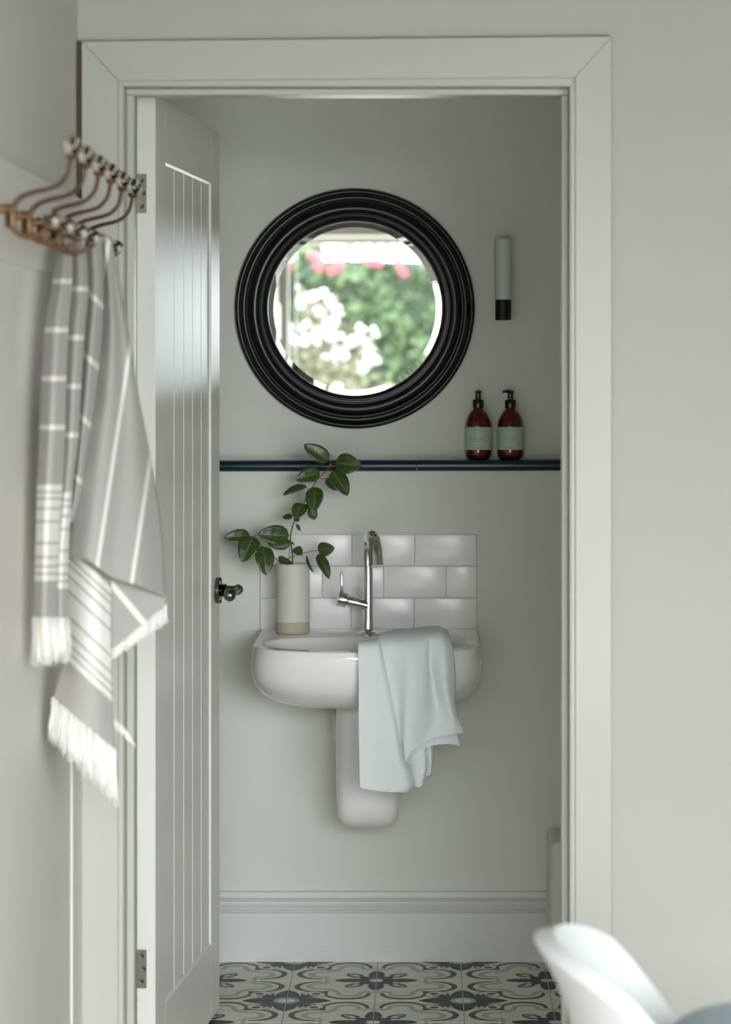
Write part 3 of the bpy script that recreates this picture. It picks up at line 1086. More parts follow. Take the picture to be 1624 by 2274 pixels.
def leaf_mesh(base, tip, width, curl=0.15, roll=0.0, fold=0.25, Yb=6.24, Yt=None, dark=False):
    """base, tip in pixels, width in pixels, as a real leaf at depth Yb..Yt; roll turns the blade about its rib"""
    A = Vector(P(base[0], base[1], Yb)); B = Vector(P(tip[0], tip[1], Yt if Yt else Yb))
    ax = B - A
    L = ax.length
    t = ax.normalized()
    nrm = Vector((0, -1, 0)); nrm = (nrm - t * nrm.dot(t)).normalized()
    side = t.cross(nrm)
    nrm = (nrm * math.cos(roll) + side * math.sin(roll)); side = t.cross(nrm)
    w = 1.1 * width * Yb / F / 2 / max(.35, abs(math.cos(roll)))
    NVv, NU = 12, 7
    V, UVs, Fs = [], [], []
    for j in range(NVv + 1):
        v = j / NVv
        prof = (math.sin(math.pi * min(1, v ** .80)) ** .60) if 0 < v < 1 else 0.0
        prof *= (1.0 - .12 * v)
        for i in range(NU):
            u = i / (NU - 1)
            k = (u - .5) * 2
            p = A + ax * v + side * (k * w * prof) + nrm * (fold * w * prof * (abs(k) ** 1.3) * .8 - curl * L * (v - .5) ** 2 * 1.2 + .006 * L * math.sin(v * 22 + k * 2))
            V.append(p); UVs.append((u, v))
    for j in range(NVv):
        for i in range(NU - 1):
            a = j * NU + i
            Fs.append((a, a + 1, a + NU + 1, a + NU))
    me = bpy.data.meshes.new('leaf')
    me.from_pydata(V, [], Fs)
    uvl = me.uv_layers.new(name='UVMap')
    for lp in me.loops:
        uvl.data[lp.index].uv = UVs[lp.vertex_index]
    me.update()
    return me


def branch(name, label, stems, leaves, root):
    b = thing(name, root, label, 'branch')
    for pts, rad in stems:
        bm = bmesh.new()
        w = [P(*p) for p in pts]
        tube(bm, w, [rad * (1 - .5 * k / (len(w) - 1)) for k in range(len(w))], 8, n=max(6, len(w) * 4))
        obj('twig', bm, STEM, b, True)
    for lf in leaves:
        o = obj('leaf', leaf_mesh(*lf[0], **lf[1]), LEAF, b, True, sharp=180)
        md = o.modifiers.new('thick', 'SOLIDIFY'); md.thickness = .0005
    return b


Lf = lambda b, t, w, **k: ((b, t, w), k)
branch('leafy_branch', 'tall leafy branch rising from the stoneware vase past the teal ledge',
       [([(644, 1395, 6.25), (650, 1260, 6.245), (650, 1225, 6.24), (652, 1195, 6.235), (642, 1200, 6.235), ], .0001),
        ([(646, 1395, 6.25), (650, 1255, 6.245), (649, 1225, 6.24), (645, 1195, 6.238), (651, 1165, 6.235), (660, 1148, 6.23), (668, 1130, 6.23), (680, 1108, 6.225), (692, 1085, 6.22), (706, 1064, 6.215),
          (720, 1050, 6.215), (731, 1038, 6.21), (734, 1025, 6.21)], .0019),
        ([(731, 1036, 6.21), (738, 1029, 6.208), (744, 1028, 6.205)], .0009), ([(728, 1042, 6.212), (736, 1044, 6.208), (742, 1048, 6.205)], .0009),
        ([(718, 1053, 6.215), (714, 1049, 6.212), (711, 1048, 6.21)], .0008), ([(713, 1063, 6.216), (720, 1063, 6.22), (726, 1064, 6.225)], .0008),
        ([(687, 1092, 6.22), (683, 1085, 6.222), (678, 1080, 6.225)], .0007), ([(654, 1163, 6.235), (659, 1163, 6.233), (661, 1166, 6.232)], .0005),
        ([(643, 1203, 6.238), (648, 1203, 6.235), (652, 1206, 6.233)], .0005)],
       [Lf((732, 1023), (675, 987), 33, Yb=6.21, Yt=6.20, roll=.25, curl=.2),
        Lf((744, 1028), (802, 1034), 44, Yb=6.205, Yt=6.185, roll=-.15),
        Lf((711, 1048), (657, 1066), 33, Yb=6.21, Yt=6.19, roll=.2),
        Lf((739, 1045), (773, 1100), 36, Yb=6.206, Yt=6.185, roll=-.35),
        Lf((724, 1063), (752, 1090), 17, Yb=6.225, Yt=6.235, roll=.5),
        Lf((681, 1077), (628, 1098), 14, Yb=6.225, Yt=6.205, roll=1.0),
        Lf((700, 1080), (697, 1137), 38, Yb=6.212, Yt=6.185, roll=.1),
        Lf((672, 1117), (655, 1152), 32, Yb=6.222, Yt=6.20, roll=.15),
        Lf((688, 1128), (701, 1154), 22, Yb=6.23, Yt=6.235, roll=-.2),
        Lf((650, 1146), (627, 1149), 12, Yb=6.235, Yt=6.24, roll=.4),
        Lf((656, 1158), (663, 1147), 12, Yb=6.232, Yt=6.22, roll=.2),
        Lf((659, 1164), (667, 1179), 8, Yb=6.232, Yt=6.23, roll=.3),
        Lf((676, 1120), (690, 1131), 9, Yb=6.226, Yt=6.23, roll=.4),
        Lf((645, 1203), (654, 1210), 5, Yb=6.235, Yt=6.235, roll=.4)], (vx, vy, vb + .03))
branch('leafy_branch', 'low leafy branch leaning from the vase towards the open door',
       [([(652, 1390, 6.25), (640, 1262, 6.24), (625, 1250, 6.235), (609, 1238, 6.23), (590, 1222, 6.225), (578, 1208, 6.22), (566, 1190, 6.215)], .0016),
        ([(564, 1191, 6.215), (570, 1186, 6.21), (576, 1185, 6.205)], .0009)],
       [Lf((643, 1190), (574, 1186), 42, Yb=6.215, Yt=6.19, roll=.15, curl=.12),
        Lf((556, 1188), (498, 1194), 29, Yb=6.22, Yt=6.20, roll=.2),
        Lf((563, 1190), (538, 1247), 44, Yb=6.21, Yt=6.185, roll=.1, curl=.2),
        Lf((584, 1211), (592, 1276), 40, Yb=6.205, Yt=6.18, roll=-.25, curl=.3),
        Lf((646, 1206), (594, 1208), 26, Yb=6.23, Yt=6.225, roll=-.3),
        Lf((617, 1238), (650, 1252), 15, Yb=6.215, Yt=6.20, roll=.45)], (vx - .006, vy, vb + .03))
branch('leafy_branch', 'thin side branch arching from the vase towards the tap',
       [([(655, 1390, 6.25), (640, 1258, 6.24), (642, 1240, 6.235), (660, 1233, 6.23), (680, 1227, 6.225), (700, 1223, 6.22), (705, 1222, 6.22)], .0013),
        ([(700, 1224, 6.22), (705, 1228, 6.218), (708, 1232, 6.216)], .0008), ([(668, 1232, 6.228), (674, 1234, 6.226), (679, 1234, 6.224)], .0006)],
       [Lf((705, 1221), (743, 1217), 31, Yb=6.218, Yt=6.205, roll=.1),
        Lf((707, 1229), (732, 1284), 23, Yb=6.216, Yt=6.195, roll=-.4, curl=.2),
        Lf((658, 1232), (667, 1213), 22, Yb=6.226, Yt=6.215, roll=.1),
        Lf((679, 1234), (695, 1272), 7, Yb=6.224, Yt=6.21, roll=1.1)], (vx + .006, vy, vb + .03))

# ------------------------------------------------------------------ soap bottles
def pump_bottle(px, label, turn):
    Yb = 6.384
    cx = (px - VX) * Yb / F
    s = Yb / F
    z0 = LEDGE - .0003
    b = thing('pump_bottle', (cx, Yb, z0), label, 'bottle', 'soap bottles on the teal ledge')
    bm = bmesh.new()
    r = 29.2 * s
    T = Matrix.Translation((cx, Yb, z0))
    pr = [(0, 0), (.021, 0), (.0265, .003), (r - .0008, .012), (r, .02), (r, .078), (r - .0004, .084), (.0295, .094), (.0262, .104), (.0215, .112), (.0165, .118), (.0122, .1225), (.0113, .126), (.0113, .130), (0, .130)]
    lathe(bm, pr, 48, T)
    obj('body', bm, AMBER, b, True, sharp=60)
    bm = bmesh.new()
    lathe(bm, [(0, .126), (.0135, .126), (.0138, .127), (.0138, .144), (.0128, .1455), (.008, .1455), (0, .1455)], 36, T)
    obj('collar', bm, PLAST, b, True, sharp=50)
    bm = bmesh.new()
    lathe(bm, [(0, .145), (.0069, .145), (.0065, .160), (.0072, .163), (.0090, .1645), (.0088, .1665), (.005, .1678), (0, .168)], 28, T)
    d = Vector((math.sin(turn), -math.cos(turn), 0))
    c0 = Vector((cx, Yb, z0 + .1655))
    tube(bm, [c0, c0 + d * .010 + Vector((0, 0, .0005)), c0 + d * .0175 + Vector((0, 0, -.0008)), c0 + d * .0185 + Vector((0, 0, -.003))], [.0048, .0035, .0028, .0024], 12, n=12)
    obj('pump', bm, PLAST, b, True, sharp=50)
    # wrapped paper label
    zl0, zl1 = .0245, .0795
    bm = bmesh.new()
    rl = r + .0004
    lathe(bm, [(rl - .0003, zl0), (rl, zl0), (rl, zl1), (rl - .0003, zl1)], 64, T, cap=False)
    lab = obj('paper_label', bm, PAPER, b, True, sharp=60)

    def wrap(txt, size, zc, spacing, m, off=0.0):
        cu = bpy.data.curves.new('lettering', 'FONT')
        cu.body = txt; cu.size = size; cu.align_x = 'CENTER'; cu.align_y = 'CENTER'; cu.space_character = spacing
        to = bpy.data.objects.new('lettering', cu)
        COL.objects.link(to)
        dg = bpy.context.evaluated_depsgraph_get(); dg.update()
        me = bpy.data.meshes.new_from_object(to.evaluated_get(dg))
        bpy.data.objects.remove(to)
        for v in me.vertices:
            a = (v.co.x + off) / rl
            v.co = Vector((cx + (rl + .00012) * math.sin(a), Yb - (rl + .00012) * math.cos(a), z0 + zc + v.co.y))
        obj('lettering', me, m, lab)
    off = -.0035
    wrap('ENGLISH', .0052, .0515, 1.75, INK, off)
    wrap('FIG', .0044, .0445, 1.8, INK, off)
    # two lines of print too small to read
    for zc, w, m, h in ((.0735, .0205, INKL, .0011), (.0295, .0275, INK, .0013)):
        bm = bmesh.new()
        x = -w / 2
        while x < w / 2:
            l = random.uniform(.0006, .0013)
            a0, a1 = (x + off) / rl, (x + l * .75 + off) / rl
            hh = h * random.uniform(.55, 1)
            q = [(a0, zc - h / 2), (a1, zc - h / 2), (a1, zc - h / 2 + hh), (a0, zc - h / 2 + hh)]
            bm.faces.new([bm.verts.new((cx + (rl + .00012) * math.sin(a), Yb - (rl + .00012) * math.cos(a), z0 + z)) for a, z in q])
            x += l
        o = obj('fine_print', bm, m, lab)
    return b


pump_bottle(1062.5, 'amber pump bottle with sage label, nozzle pointing into the room, nearer the mirror', .12)
pump_bottle(1134, 'amber pump bottle with sage label, nozzle turned sideways towards the mirror', math.radians(-82))

# ------------------------------------------------------------------ white hand towel over the basin
uvw = lambda px, py, u, v: (u, v)
LP = [[(797, 1440, 5.97), (796, 1424, 5.905), (796, 1433, 5.853), (796, 1470, 5.843), (797, 1530, 5.842), (797, 1600, 5.842), (798, 1670, 5.845), (799, 1730, 5.848), (800, 1750, 5.85)],
      [(820, 1438, 5.97), (820, 1423, 5.905), (821, 1433, 5.85), (824, 1472, 5.838), (828, 1535, 5.836), (832, 1605, 5.834), (838, 1675, 5.836), (842, 1735, 5.84), (842, 1757, 5.841)],
      [(836, 1436, 5.97), (836, 1420, 5.905), (838, 1432, 5.848), (846, 1475, 5.838), (858, 1540, 5.834), (871, 1610, 5.828), (883, 1680, 5.824), (899, 1735, 5.832), (893, 1759, 5.836)],
      [(842, 1432, 5.98), (842, 1418, 5.912), (845, 1432, 5.862), (854, 1478, 5.86), (870, 1542, 5.86), (884, 1610, 5.858), (897, 1680, 5.858), (918, 1737, 5.858), (908, 1758, 5.858)]]
RP = [[(842, 1432, 6.00), (841, 1413, 5.92), (840, 1432, 5.868), (846, 1480, 5.866), (858, 1545, 5.867), (872, 1610, 5.868), (884, 1660, 5.868), (892, 1690, 5.868), (897, 1704, 5.868)],
      [(868, 1415, 6.05), (868, 1402, 5.97), (876, 1424, 5.868), (880, 1480, 5.852), (884, 1540, 5.852), (888, 1600, 5.854), (893, 1650, 5.857), (899, 1682, 5.86), (902, 1694, 5.862)],
      [(905, 1410, 6.08), (907, 1398, 5.99), (911, 1420, 5.866), (912, 1480, 5.834), (909, 1540, 5.828), (905, 1600, 5.826), (902, 1640, 5.832), (901, 1670, 5.838), (903, 1690, 5.843)],
      [(935, 1406, 6.10), (936, 1395, 6.01), (940, 1416, 5.872), (944, 1480, 5.846), (942, 1540, 5.84), (936, 1590, 5.838), (929, 1630, 5.84), (922, 1655, 5.842), (921, 1664, 5.842)],
      [(955, 1404, 6.11), (957, 1392, 6.02), (958, 1412, 5.882), (954, 1465, 5.872), (963, 1530, 5.876), (972, 1580, 5.870), (967, 1615, 5.862), (961, 1635, 5.857), (959, 1643, 5.856)],
      [(975, 1405, 6.11), (976, 1393, 6.02), (982, 1412, 5.882), (986, 1470, 5.852), (989, 1530, 5.846), (999, 1575, 5.85), (1004, 1605, 5.85), (1001, 1624, 5.848), (1000, 1632, 5.848)],
      [(990, 1412, 6.11), (993, 1401, 6.03), (1001, 1425, 5.90), (1008, 1470, 5.88), (1010, 1520, 5.878), (1008, 1555, 5.872), (1014, 1590, 5.866), (1025, 1615, 5.862), (1030, 1627, 5.86)]]
UL = [[(900, 1670, 5.876), (903, 1690, 5.874), (906, 1699, 5.874)], [(922, 1640, 5.868), (922, 1664, 5.866), (920, 1679, 5.866)], [(950, 1620, 5.87), (950, 1645, 5.866), (950, 1659, 5.866)],
      [(985, 1610, 5.874), (987, 1638, 5.868), (988, 1652, 5.868)], [(1008, 1610, 5.884), (1017, 1640, 5.878), (1022, 1656, 5.876)]]
RO = [[(905, 1655, 5.885), (908, 1700, 5.878), (912, 1738, 5.882)], [(922, 1655, 5.872), (926, 1700, 5.862), (925, 1746, 5.868)], [(938, 1650, 5.872), (944, 1700, 5.862), (936, 1745, 5.868)],
      [(948, 1648, 5.888), (949, 1695, 5.888), (944, 1728, 5.888)], [(953, 1645, 5.88), (957, 1690, 5.88), (953, 1722, 5.882)], [(962, 1645, 5.9), (960, 1690, 5.9), (955, 1724, 5.9)]]
ht = thing('hand_towel', P(900, 1440, 5.87), 'white terry hand towel draped over the front edge of the basin', 'towel')
me = sheet_mesh([(LP, uvw), (RP, uvw), (UL, lambda a, b, u, v: (u, .93 + .07 * v)), (RO, lambda a, b, u, v: (v * .5, .95 + .03 * u))], 'cloth', 48, 64)
o = obj('cloth', me, TERRY, ht, True, sharp=180)
md = o.modifiers.new('thick', 'SOLIDIFY'); md.thickness = .0045; md.offset = 0

# ------------------------------------------------------------------ boxed ledge by the skirting
bx = (1219.5 - VX) * 6.2 / F
bt = H - (1870 - VY) * 6.12 / F
struct_box = thing('boxed_ledge', (bx + .08, 6.22, 0), 'low painted box with a rounded edge standing against the skirting', 'box')
obj('body', nb(bx, BXR - .001, 6.12, SKF - .001, 0.001, bt, bev=.016, seg=5), SKIRT, struct_box, True)
obj('plinth', nb(bx + .004, BXR - .002, 6.1245, 6.1285, 0.0005, 0.05), SKIRT, struct_box)

# ------------------------------------------------------------------ coat hooks on the panelling rail
HY0, HDY = 3.827, 0.161
HZ = H + .28


def make_hook():
    h = thing('coat_hook', (XP, HY0, HZ), local=True)
    bm = bmesh.new()
    lathe(bm, [(0, 0), (.019, 0), (.0195, .002), (.016, .004), (.009, .006), (.0065, .012), (.006, .034), (0, .034)], 24, cylM((0, 0, -.03), (1, 0, 0)))
    obj('back_plate', bm, BRASS, h, True)
    bm = bmesh.new()
    up = [(.034, -.03), (.0365, -.024), (.047, -.0125), (.065, -.0055), (.0846, -.001), (.101, .0056), (.113, .019), (.1174, .034), (.1190, .045)]
    tube(bm, [(x, 0, z) for x, z in up], [.0042, .004, .0037, .0035, .0033, .0033, .0033, .0033, .0033], 12, n=36)
    obj('upper_arm', bm, BRONZE, h, True)
    bm = bmesh.new()
    lo = [(.0345, -.026), (.0335, -.040), (.0350, -.055), (.0440, -.0665), (.0600, -.0705), (.0760, -.066), (.0845, -.0575)]
    tube(bm, [(x, 0, z) for x, z in lo], [.005, .0062, .0052, .0042, .0038, .0036, .0036], 12, n=32)
    obj('lower_arm', bm, BRASS, h, True)
    for (cx, cz), ax, nm in (((.1196, .0475), (.1, 0, 1), 'upper_collar'), ((.0855, -.0555), (.5, 0, 1), 'lower_collar')):
        bm = bmesh.new()
        lathe(bm, [(0, -.005), (.0052, -.005), (.0078, -.0025), (.0085, .001), (.0065, .004), (0, .004)], 20, cylM((cx, 0, cz), ax))
        obj(nm, bm, BRASS, h, True)
    for (cx, cz), r, nm in (((.1207, .0625), .0142, 'upper_ball'), ((.0905, -.0455), .0132, 'lower_ball')):
        bm = bmesh.new()
        sphere(bm, (cx, 0, cz), r, 24)
        obj(nm, bm, PORC, h, True, sharp=180)
    return h


hook0 = make_hook()
GB = 'coat hooks along the panelling rail'
lb = 'bare curved coat hook with patterned porcelain balls, before the one holding the striped towel'
tag(hook0, lb, 'hook', GB)
for k in range(1, 6):
    c = hook0.copy(); COL.objects.link(c)
    c.location = (XP, HY0 + HDY * k, HZ)
    if k == 4: c['label'] = 'curved coat hook with a striped towel hung on its lower arm'
    if k == 5: c['label'] = 'last coat hook on the rail, between the striped towel and the door casing'
    for ch in hook0.children:
        d = ch.copy(); COL.objects.link(d); d.parent = c
        if 'ball' in ch.name:
            d.rotation_euler = (0, 0, 0)

# ------------------------------------------------------------------ striped towel on the hook
ident = lambda px, py, u, v: (py / 1000.0, px / 1000.0)
Lfront = [[(128, 535, 4.40), (118, 620, 4.34), (100, 720, 4.28), (92, 850, 4.24), (88, 960, 4.22), (83, 1080, 4.20), (79, 1230, 4.19), (74, 1374, 4.18)],
          [(145, 528, 4.37), (139, 620, 4.295), (126, 720, 4.235), (118, 850, 4.185), (114, 960, 4.17), (107, 1080, 4.155), (101, 1230, 4.145), (98, 1374, 4.14)],
          [(160, 532, 4.40), (160, 620, 4.34), (152, 720, 4.28), (147, 850, 4.24), (144, 960, 4.225), (138, 1080, 4.21), (128, 1230, 4.20), (124, 1374, 4.195)]]
Lback = [[(156, 535, 4.43), (156, 620, 4.37), (149, 720, 4.31), (142, 850, 4.27), (138, 960, 4.255), (130, 1080, 4.24), (118, 1230, 4.23), (112, 1374, 4.225)],
         [(174, 530, 4.40), (180, 640, 4.33), (172, 745, 4.275), (165, 870, 4.24), (160, 980, 4.23), (152, 1080, 4.225), (139, 1230, 4.215), (136, 1374, 4.21)],
         [(192, 535, 4.44), (196, 640, 4.39), (187, 745, 4.34), (179, 870, 4.31), (173, 980, 4.30), (161, 1080, 4.29), (152, 1230, 4.28), (152, 1374, 4.27)]]
Mid = [[(185, 528, 4.47), (188, 640, 4.44), (182, 745, 4.41), (174, 870, 4.38), (168, 980, 4.37), (158, 1090, 4.36), (148, 1160, 4.35)],
       [(207, 520, 4.42), (213, 640, 4.37), (205, 745, 4.345), (195, 870, 4.325), (183, 980, 4.32), (170, 1090, 4.32), (155, 1160, 4.32)],
       [(229, 522, 4.47), (232, 640, 4.46), (228, 745, 4.44), (216, 870, 4.42), (200, 980, 4.40), (182, 1090, 4.38), (162, 1160, 4.37)]]
Rt = [[(222, 520, 4.48), (229, 640, 4.465), (224, 745, 4.44), (209, 870, 4.41), (188, 980, 4.385), (168, 1090, 4.365), (149, 1235, 4.345)],
      [(232, 518, 4.45), (244, 640, 4.42), (248, 745, 4.395), (242, 870, 4.37), (228, 990, 4.345), (215, 1110, 4.325), (200, 1248, 4.31)],
      [(240, 526, 4.45), (255, 640, 4.44), (266, 745, 4.425), (272, 870, 4.405), (272, 1000, 4.385), (262, 1130, 4.365), (248, 1282, 4.345)],
      [(246, 535, 4.46), (262, 640, 4.45), (280, 745, 4.44), (298, 870, 4.425), (308, 1010, 4.415), (312, 1150, 4.40), (312, 1302, 4.385)],
      [(250, 545, 4.49), (268, 640, 4.49), (286, 745, 4.485), (306, 870, 4.485), (334, 1020, 4.485), (358, 1170, 4.48), (368, 1328, 4.47)]]
T1 = [[(152, 1215, 4.40), (152, 1300, 4.39), (151, 1400, 4.385), (149, 1455, 4.38), (134, 1490, 4.375), (117, 1552, 4.37)],
      [(185, 1215, 4.375), (185, 1300, 4.36), (183, 1400, 4.352), (180, 1470, 4.347), (172, 1530, 4.342), (165, 1594, 4.337)],
      [(215, 1220, 4.37), (217, 1310, 4.355), (216, 1410, 4.348), (214, 1490, 4.343), (212, 1570, 4.338), (212, 1632, 4.333)],
      [(246, 1255, 4.39), (246, 1330, 4.385), (246, 1420, 4.38), (247, 1500, 4.375), (250, 1590, 4.37), (257, 1670, 4.365)]]
T2 = [[(240, 1262, 4.42), (243, 1350, 4.42), (247, 1446, 4.415)], [(285, 1275, 4.43), (285, 1340, 4.435), (285, 1416, 4.43)],
      [(325, 1290, 4.45), (325, 1335, 4.455), (325, 1382, 4.45)], [(367, 1318, 4.475), (368, 1332, 4.475), (369, 1346, 4.475)]]
st = thing('striped_towel', P(200, 540, 4.45), 'grey cotton towel with white stripes and fringe hanging on a coat hook', 'towel')
me = sheet_mesh([(Lfront, ident), (Lback, lambda px, py, u, v: ((py - 17) / 1000, px / 1000)),
                 (Mid, lambda px, py, u, v: ((625 + (py - px - 453) * .74) / 1000, px / 1000)),
                 (Rt, lambda px, py, u, v: ((625 + (px + .15 * (py - 780) - 287) * 108 / 82) / 1000, py / 1000)),
                 (T1, lambda px, py, u, v: ((1288 + (py - .95 * px - 1320) * .85) / 1000, px / 1000)),
                 (T2, lambda px, py, u, v: ((625 + (py - 1.2 * px - 1000) * .55) / 1000, px / 1000))], 'cloth', 28, 90)
o = obj('cloth', me, HAMMAM, st, True, sharp=180)
md = o.modifiers.new('thick', 'SOLIDIFY'); md.thickness = .0018; md.offset = 0
bm = bmesh.new()


def fringe(edge, n, d0, d1, jit=3.0, w=.0022):
    e = cr(edge, n)
    for k, (px, py, Y) in enumerate(e):
        f = k / (n - 1)
        dx = d0[0] * (1 - f) + d1[0] * f + random.gauss(0, jit)
        dy = (d0[1] * (1 - f) + d1[1] * f) * random.uniform(.86, 1.04)
        Y += random.uniform(-.004, .004)
        pts = [P(px, py - 4, Y), P(px + dx * .2 + random.gauss(0, 1), py + dy * .35, Y), P(px + dx * .6 + random.gauss(0, 1.4), py + dy * .7, Y), P(px + dx, py + dy, Y)]
        tube(bm, pts, [w, w * .95, w * .8, w * .5], 5)


fringe([c[-1] for c in Lfront], 46, (2, 104), (2, 104), w=.0021)
fringe([c[-1] for c in Lback], 34, (0, 98), (0, 96), w=.0021)
fringe([c[-1] for c in T1], 92, (-7, 92), (5, 126), w=.0022)
fringe([c[-1] for c in T2], 86, (-1, 22), (2, 38), jit=2, w=.002)
fringe([(255, 1600, 4.40), (272, 1616, 4.40), (286, 1632, 4.40)], 9, (8, 24), (12, 26), jit=2, w=.0022)
fo = obj('fringe', bm, FRINGE, st, True, sharp=180)
fo['kind'] = 'stuff'

# ------------------------------------------------------------------ tub chair and cushion in the foreground
CCX, CCY = 0.50, 3.52
ch = thing('tub_chair', (CCX, CCY, 0), 'low white tub chair with a flared curved back beside the doorway', 'chair')
bm = bmesh.new()
outer, inner = [], []
NA = 48
for k in range(NA + 1):
    a = math.radians(-118 + 236 * k / NA)
    f = abs(a) / math.radians(118)
    rimz = float(np.interp(abs(math.degrees(a)), [0, 12, 22, 32, 40, 50, 60, 72, 118], [.654, .652, .644, .629, .606, .540, .478, .452, .448]))
    col_o, col_i = [], []
    for q in range(9):
        v = q / 8
        z = .30 + (rimz - .30) * v
        rad = .295 + .018 * (1 - v) ** 2 + .075 * max(0, (z - .50) / .18) ** 1.7
        x = CCX - rad * math.cos(a) * (1.0)
        y = CCY - rad * math.sin(a) * 1.02
        col_o.append((x, y, z))
        ri = rad - .026
        col_i.append((CCX - ri * math.cos(a), CCY - ri * math.sin(a) * 1.02, z + (.006 if q == 8 else 0)))
    outer.append([bm.verts.new(p) for p in col_o]); inner.append([bm.verts.new(p) for p in col_i])
for k in range(NA):
    for q in range(8):
        bm.faces.new((outer[k][q], outer[k + 1][q], outer[k + 1][q + 1], outer[k][q + 1]))
        bm.faces.new((inner[k][q], inner[k][q + 1], inner[k + 1][q + 1], inner[k + 1][q]))
    bm.faces.new((outer[k][8], outer[k + 1][8], inner[k + 1][8], inner[k][8]))
    bm.faces.new((outer[k][0], inner[k][0], inner[k + 1][0], outer[k + 1][0]))
for k in (0, NA):
    for q in range(8):
        bm.faces.new((outer[k][q], outer[k][q + 1], inner[k][q + 1], inner[k][q]))
o = obj('backrest', bm, CHAIRM, ch, True, sharp=70)
bm = bmesh.new()
lathe(bm, [(0, .30), (.255, .30), (.27, .31), (.27, .36), (.25, .375), (0, .38)], 48, Matrix.Translation((CCX, CCY, 0)))
obj('seat', bm, CHAIRM, ch, True)
for sx in (-1, 1):
    for sy in (-1, 1):
        bm = bmesh.new()
        tube(bm, [(CCX + sx * .22, CCY + sy * .22, 0.0), (CCX + sx * .17, CCY + sy * .17, .302)], [.011, .017], 14)
        obj('leg', bm, WOODLEG, ch, True)
# cushion
cu_c = (0.475, 3.44, 0.381)
bm = bmesh.new()
NU_, NV_ = 40, 20
rws = []
for j in range(NV_ + 1):
    t = math.pi * j / NV_
    row = []
    for i in range(NU_):
        p = 2 * math.pi * i / NU_
        e = .55
        sg = lambda v: math.copysign(abs(v) ** e, v)
        x = .165 * sg(math.sin(t)) * sg(math.cos(p))
        y = .165 * sg(math.sin(t)) * sg(math.sin(p))
        z = .098 * sg(-math.cos(t)) if False else .098 * math.copysign(abs(math.cos(t)) ** .8, -math.cos(t))
        row.append(bm.verts.new((cu_c[0] + x, cu_c[1] + y, cu_c[2] + .0985 + z * (1 - .12 * (abs(x) + abs(y)) / .33))))
    rws.append(row)
for a, b in zip(rws[:-1], rws[1:]):
    for i in range(NU_):
        j = (i + 1) % NU_
        bm.faces.new((a[i], a[j], b[j], b[i]))
bmesh.ops.remove_doubles(bm, verts=bm.verts, dist=1e-5)
tag(obj('cushion', bm, CUSH, None, True, sharp=180), 'plump blue-grey cushion lying on the seat of the white chair', 'cushion')

# ------------------------------------------------------------------ garden (seen in the mirror)
tag(obj('lawn', nb(-60, 60, -80, -6.6, -.10, -.02), GRASS), 'green lawn in front of the hedge', 'lawn', kind='structure')
bm = nb(-14, 14, -6.599, 0.119, -.10, -.015)
tag(obj('patio', bm, STONE), 'pale stone patio outside the garden doors', 'patio', kind='structure')


def bumpy(cx, cy, rx, ry, z0, z1, nu, nv, amp, seed, top=.72):
    r = np.random.default_rng(seed)
    ph = r.uniform(0, 6.28, (12, 3)); fr = r.uniform(1.2, 5.0, (12, 3))
    bm = bmesh.new()
    rows = []
    for j in range(nv + 1):
        t = j / nv
        row = []
        for i in range(nu):
            p = 2 * math.pi * i / nu
            k = (max(0, 1 - max(0, (t - top) / (1 - top)) ** 2.2)) ** .5 if t > top else 1
            x = cx + rx * k * math.copysign(abs(math.cos(p)) ** .35, math.cos(p))
            y = cy + ry * k * math.copysign(abs(math.sin(p)) ** .35, math.sin(p))
            z = z0 + (z1 - z0) * t
            d = sum(math.sin(fr[q, 0] * x + fr[q, 1] * y + fr[q, 2] * z + ph[q, 0]) for q in range(12)) / 12 * amp
            row.append(bm.verts.new((x + d * math.cos(p), y + d * math.sin(p), z + d * .6 * t)))
        rows.append(row)
    for a, b in zip(rows[:-1], rows[1:]):
        for i in range(nu):
            j = (i + 1) % nu
            bm.faces.new((a[i], a[j], b[j], b[i]))
    bm.faces.new(rows[-1])
    return bm


def leaves(n, fn, size, seed):
    r = np.random.default_rng(seed)
    V, Fc = [], []
    for k in range(n):
        c = fn(r)
        d1 = r.normal(size=3); d1 /= np.linalg.norm(d1)
        d2 = np.cross(d1, r.normal(size=3)); d2 /= np.linalg.norm(d2)
        s = size * r.uniform(.6, 1.4)
        b = len(V)
        V += [c - d1 * s, c + d2 * s * .5, c + d1 * s, c - d2 * s * .5]
        Fc.append((b, b + 1, b + 2, b + 3))
    me = bpy.data.meshes.new('leaves')
    me.from_pydata([tuple(v) for v in V], [], Fc)
    return me


hg = thing('hedge', (-3.4, -8.2, 0), 'tall clipped green hedge along the end of the garden', 'hedge')
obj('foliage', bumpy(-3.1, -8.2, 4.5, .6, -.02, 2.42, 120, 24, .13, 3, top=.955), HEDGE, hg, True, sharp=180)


def hfn(r):
    x = r.uniform(-4.5, 1.3)
    z = r.uniform(0.1, 2.5)
    return np.array([x, -7.52 + r.uniform(-.12, .12) - max(0, z - 2.35) * r.uniform(0, 2.5), z])


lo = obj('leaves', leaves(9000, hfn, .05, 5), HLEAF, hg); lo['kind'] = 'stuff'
sb = thing('flowering_shrub', (-.95, -3.2, 0), 'shrub covered in white blossom near the garden doors', 'shrub')
bm = bmesh.new()
for k in range(9):
    a = 2 * math.pi * k / 9
    tube(bm, [(-.95, -3.2, -.02), (-.95 + .15 * math.cos(a), -3.2 + .15 * math.sin(a), .6), (-.95 + .4 * math.cos(a), -3.2 + .3 * math.sin(a), 1.4)], [.02, .014, .006], 6)
obj('stems', bm, STEM, sb)
SC, SR = np.array([-.92, -3.2, 1.16]), np.array([.80, .55, .90])


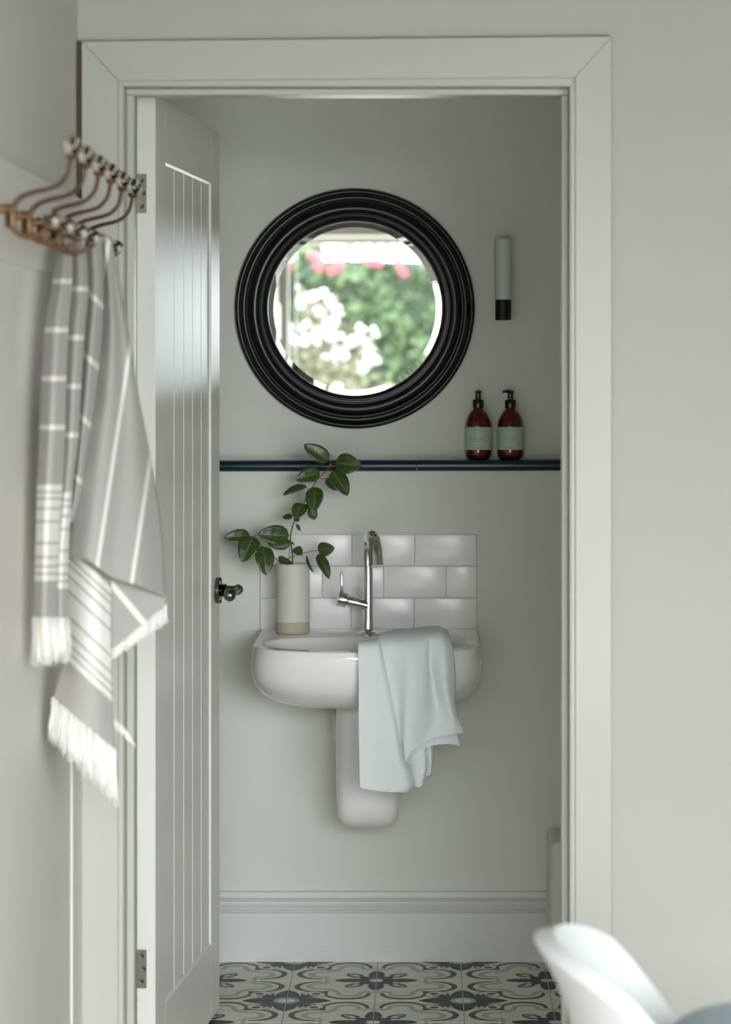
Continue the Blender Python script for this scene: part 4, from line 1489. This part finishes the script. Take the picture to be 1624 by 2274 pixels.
def sfn(r, lo_=.55, hi_=.95):
    v = r.normal(size=3); v /= np.linalg.norm(v)
    return SC + SR * v * r.uniform(lo_, hi_)


lo = obj('leaves', leaves(2600, sfn, .035, 9), SHRUB, sb); lo['kind'] = 'stuff'
bm = bmesh.new()
r = np.random.default_rng(21)
for k in range(420):
    c = sfn(r, .8, 1.0)
    if c[1] < -3.25: continue
    for q in range(6):
        d = r.normal(size=3) * .018
        bmesh.ops.create_icosphere(bm, subdivisions=1, radius=r.uniform(.010, .021), matrix=Matrix.Translation(Vector(c + d)))
fo = obj('blossom', bm, PETALW, sb, True, sharp=180); fo['kind'] = 'stuff'
ro = thing('rose_bush', (-.5, -7.35, 0), 'rambling rose with pink blooms along the top of the hedge', 'rose')
bm = bmesh.new()
tube(bm, [(-1.6, -7.2, 0), (-1.3, -7.1, 1.4), (-.9, -7.1, 2.22), (-.2, -7.1, 2.28), (.4, -7.15, 2.1)], [.02, .016, .012, .01, .006], 8, n=30)
obj('stem', bm, TREEM, ro, True)
for px, py, s in ((700, 571, 1), (708, 592, 1.1), (755, 587, .9), (735, 602, .8), (820, 580, .9), (832, 583, 1.1), (842, 585, .9), (888, 592, .8), (897, 606, .9), (808, 566, .6), (690, 566, .7), (748, 600, .8)):
    Dv = 19.85
    c = ((px - VX) * Dv / F, 2 * 6.412 - Dv, H + (VY - py) * Dv / F)
    bm = bmesh.new()
    for q in range(7):
        a = 2 * math.pi * q / 7
        sphere(bm, (c[0] + .018 * s * math.cos(a), c[1] + .01 * math.sin(3 * a), c[2] + .018 * s * math.sin(a)), .018 * s, 10, .8)
    sphere(bm, c, .025 * s, 12)
    obj('bloom', bm, PETALP, ro, True, sharp=180)
tr = thing('conifer', (-1.9, -11.5, 0), 'dark conifer standing behind the hedge', 'tree')
bm = bmesh.new()
tube(bm, [(-1.9, -11.5, -.02), (-1.9, -11.5, 1.2)], [.12, .1], 10)
obj('trunk', bm, STEM, tr, True)
obj('crown', bumpy(-1.9, -11.5, 0.95, .9, .8, 4.2, 40, 16, .3, 8), TREEM, tr, True, sharp=180)
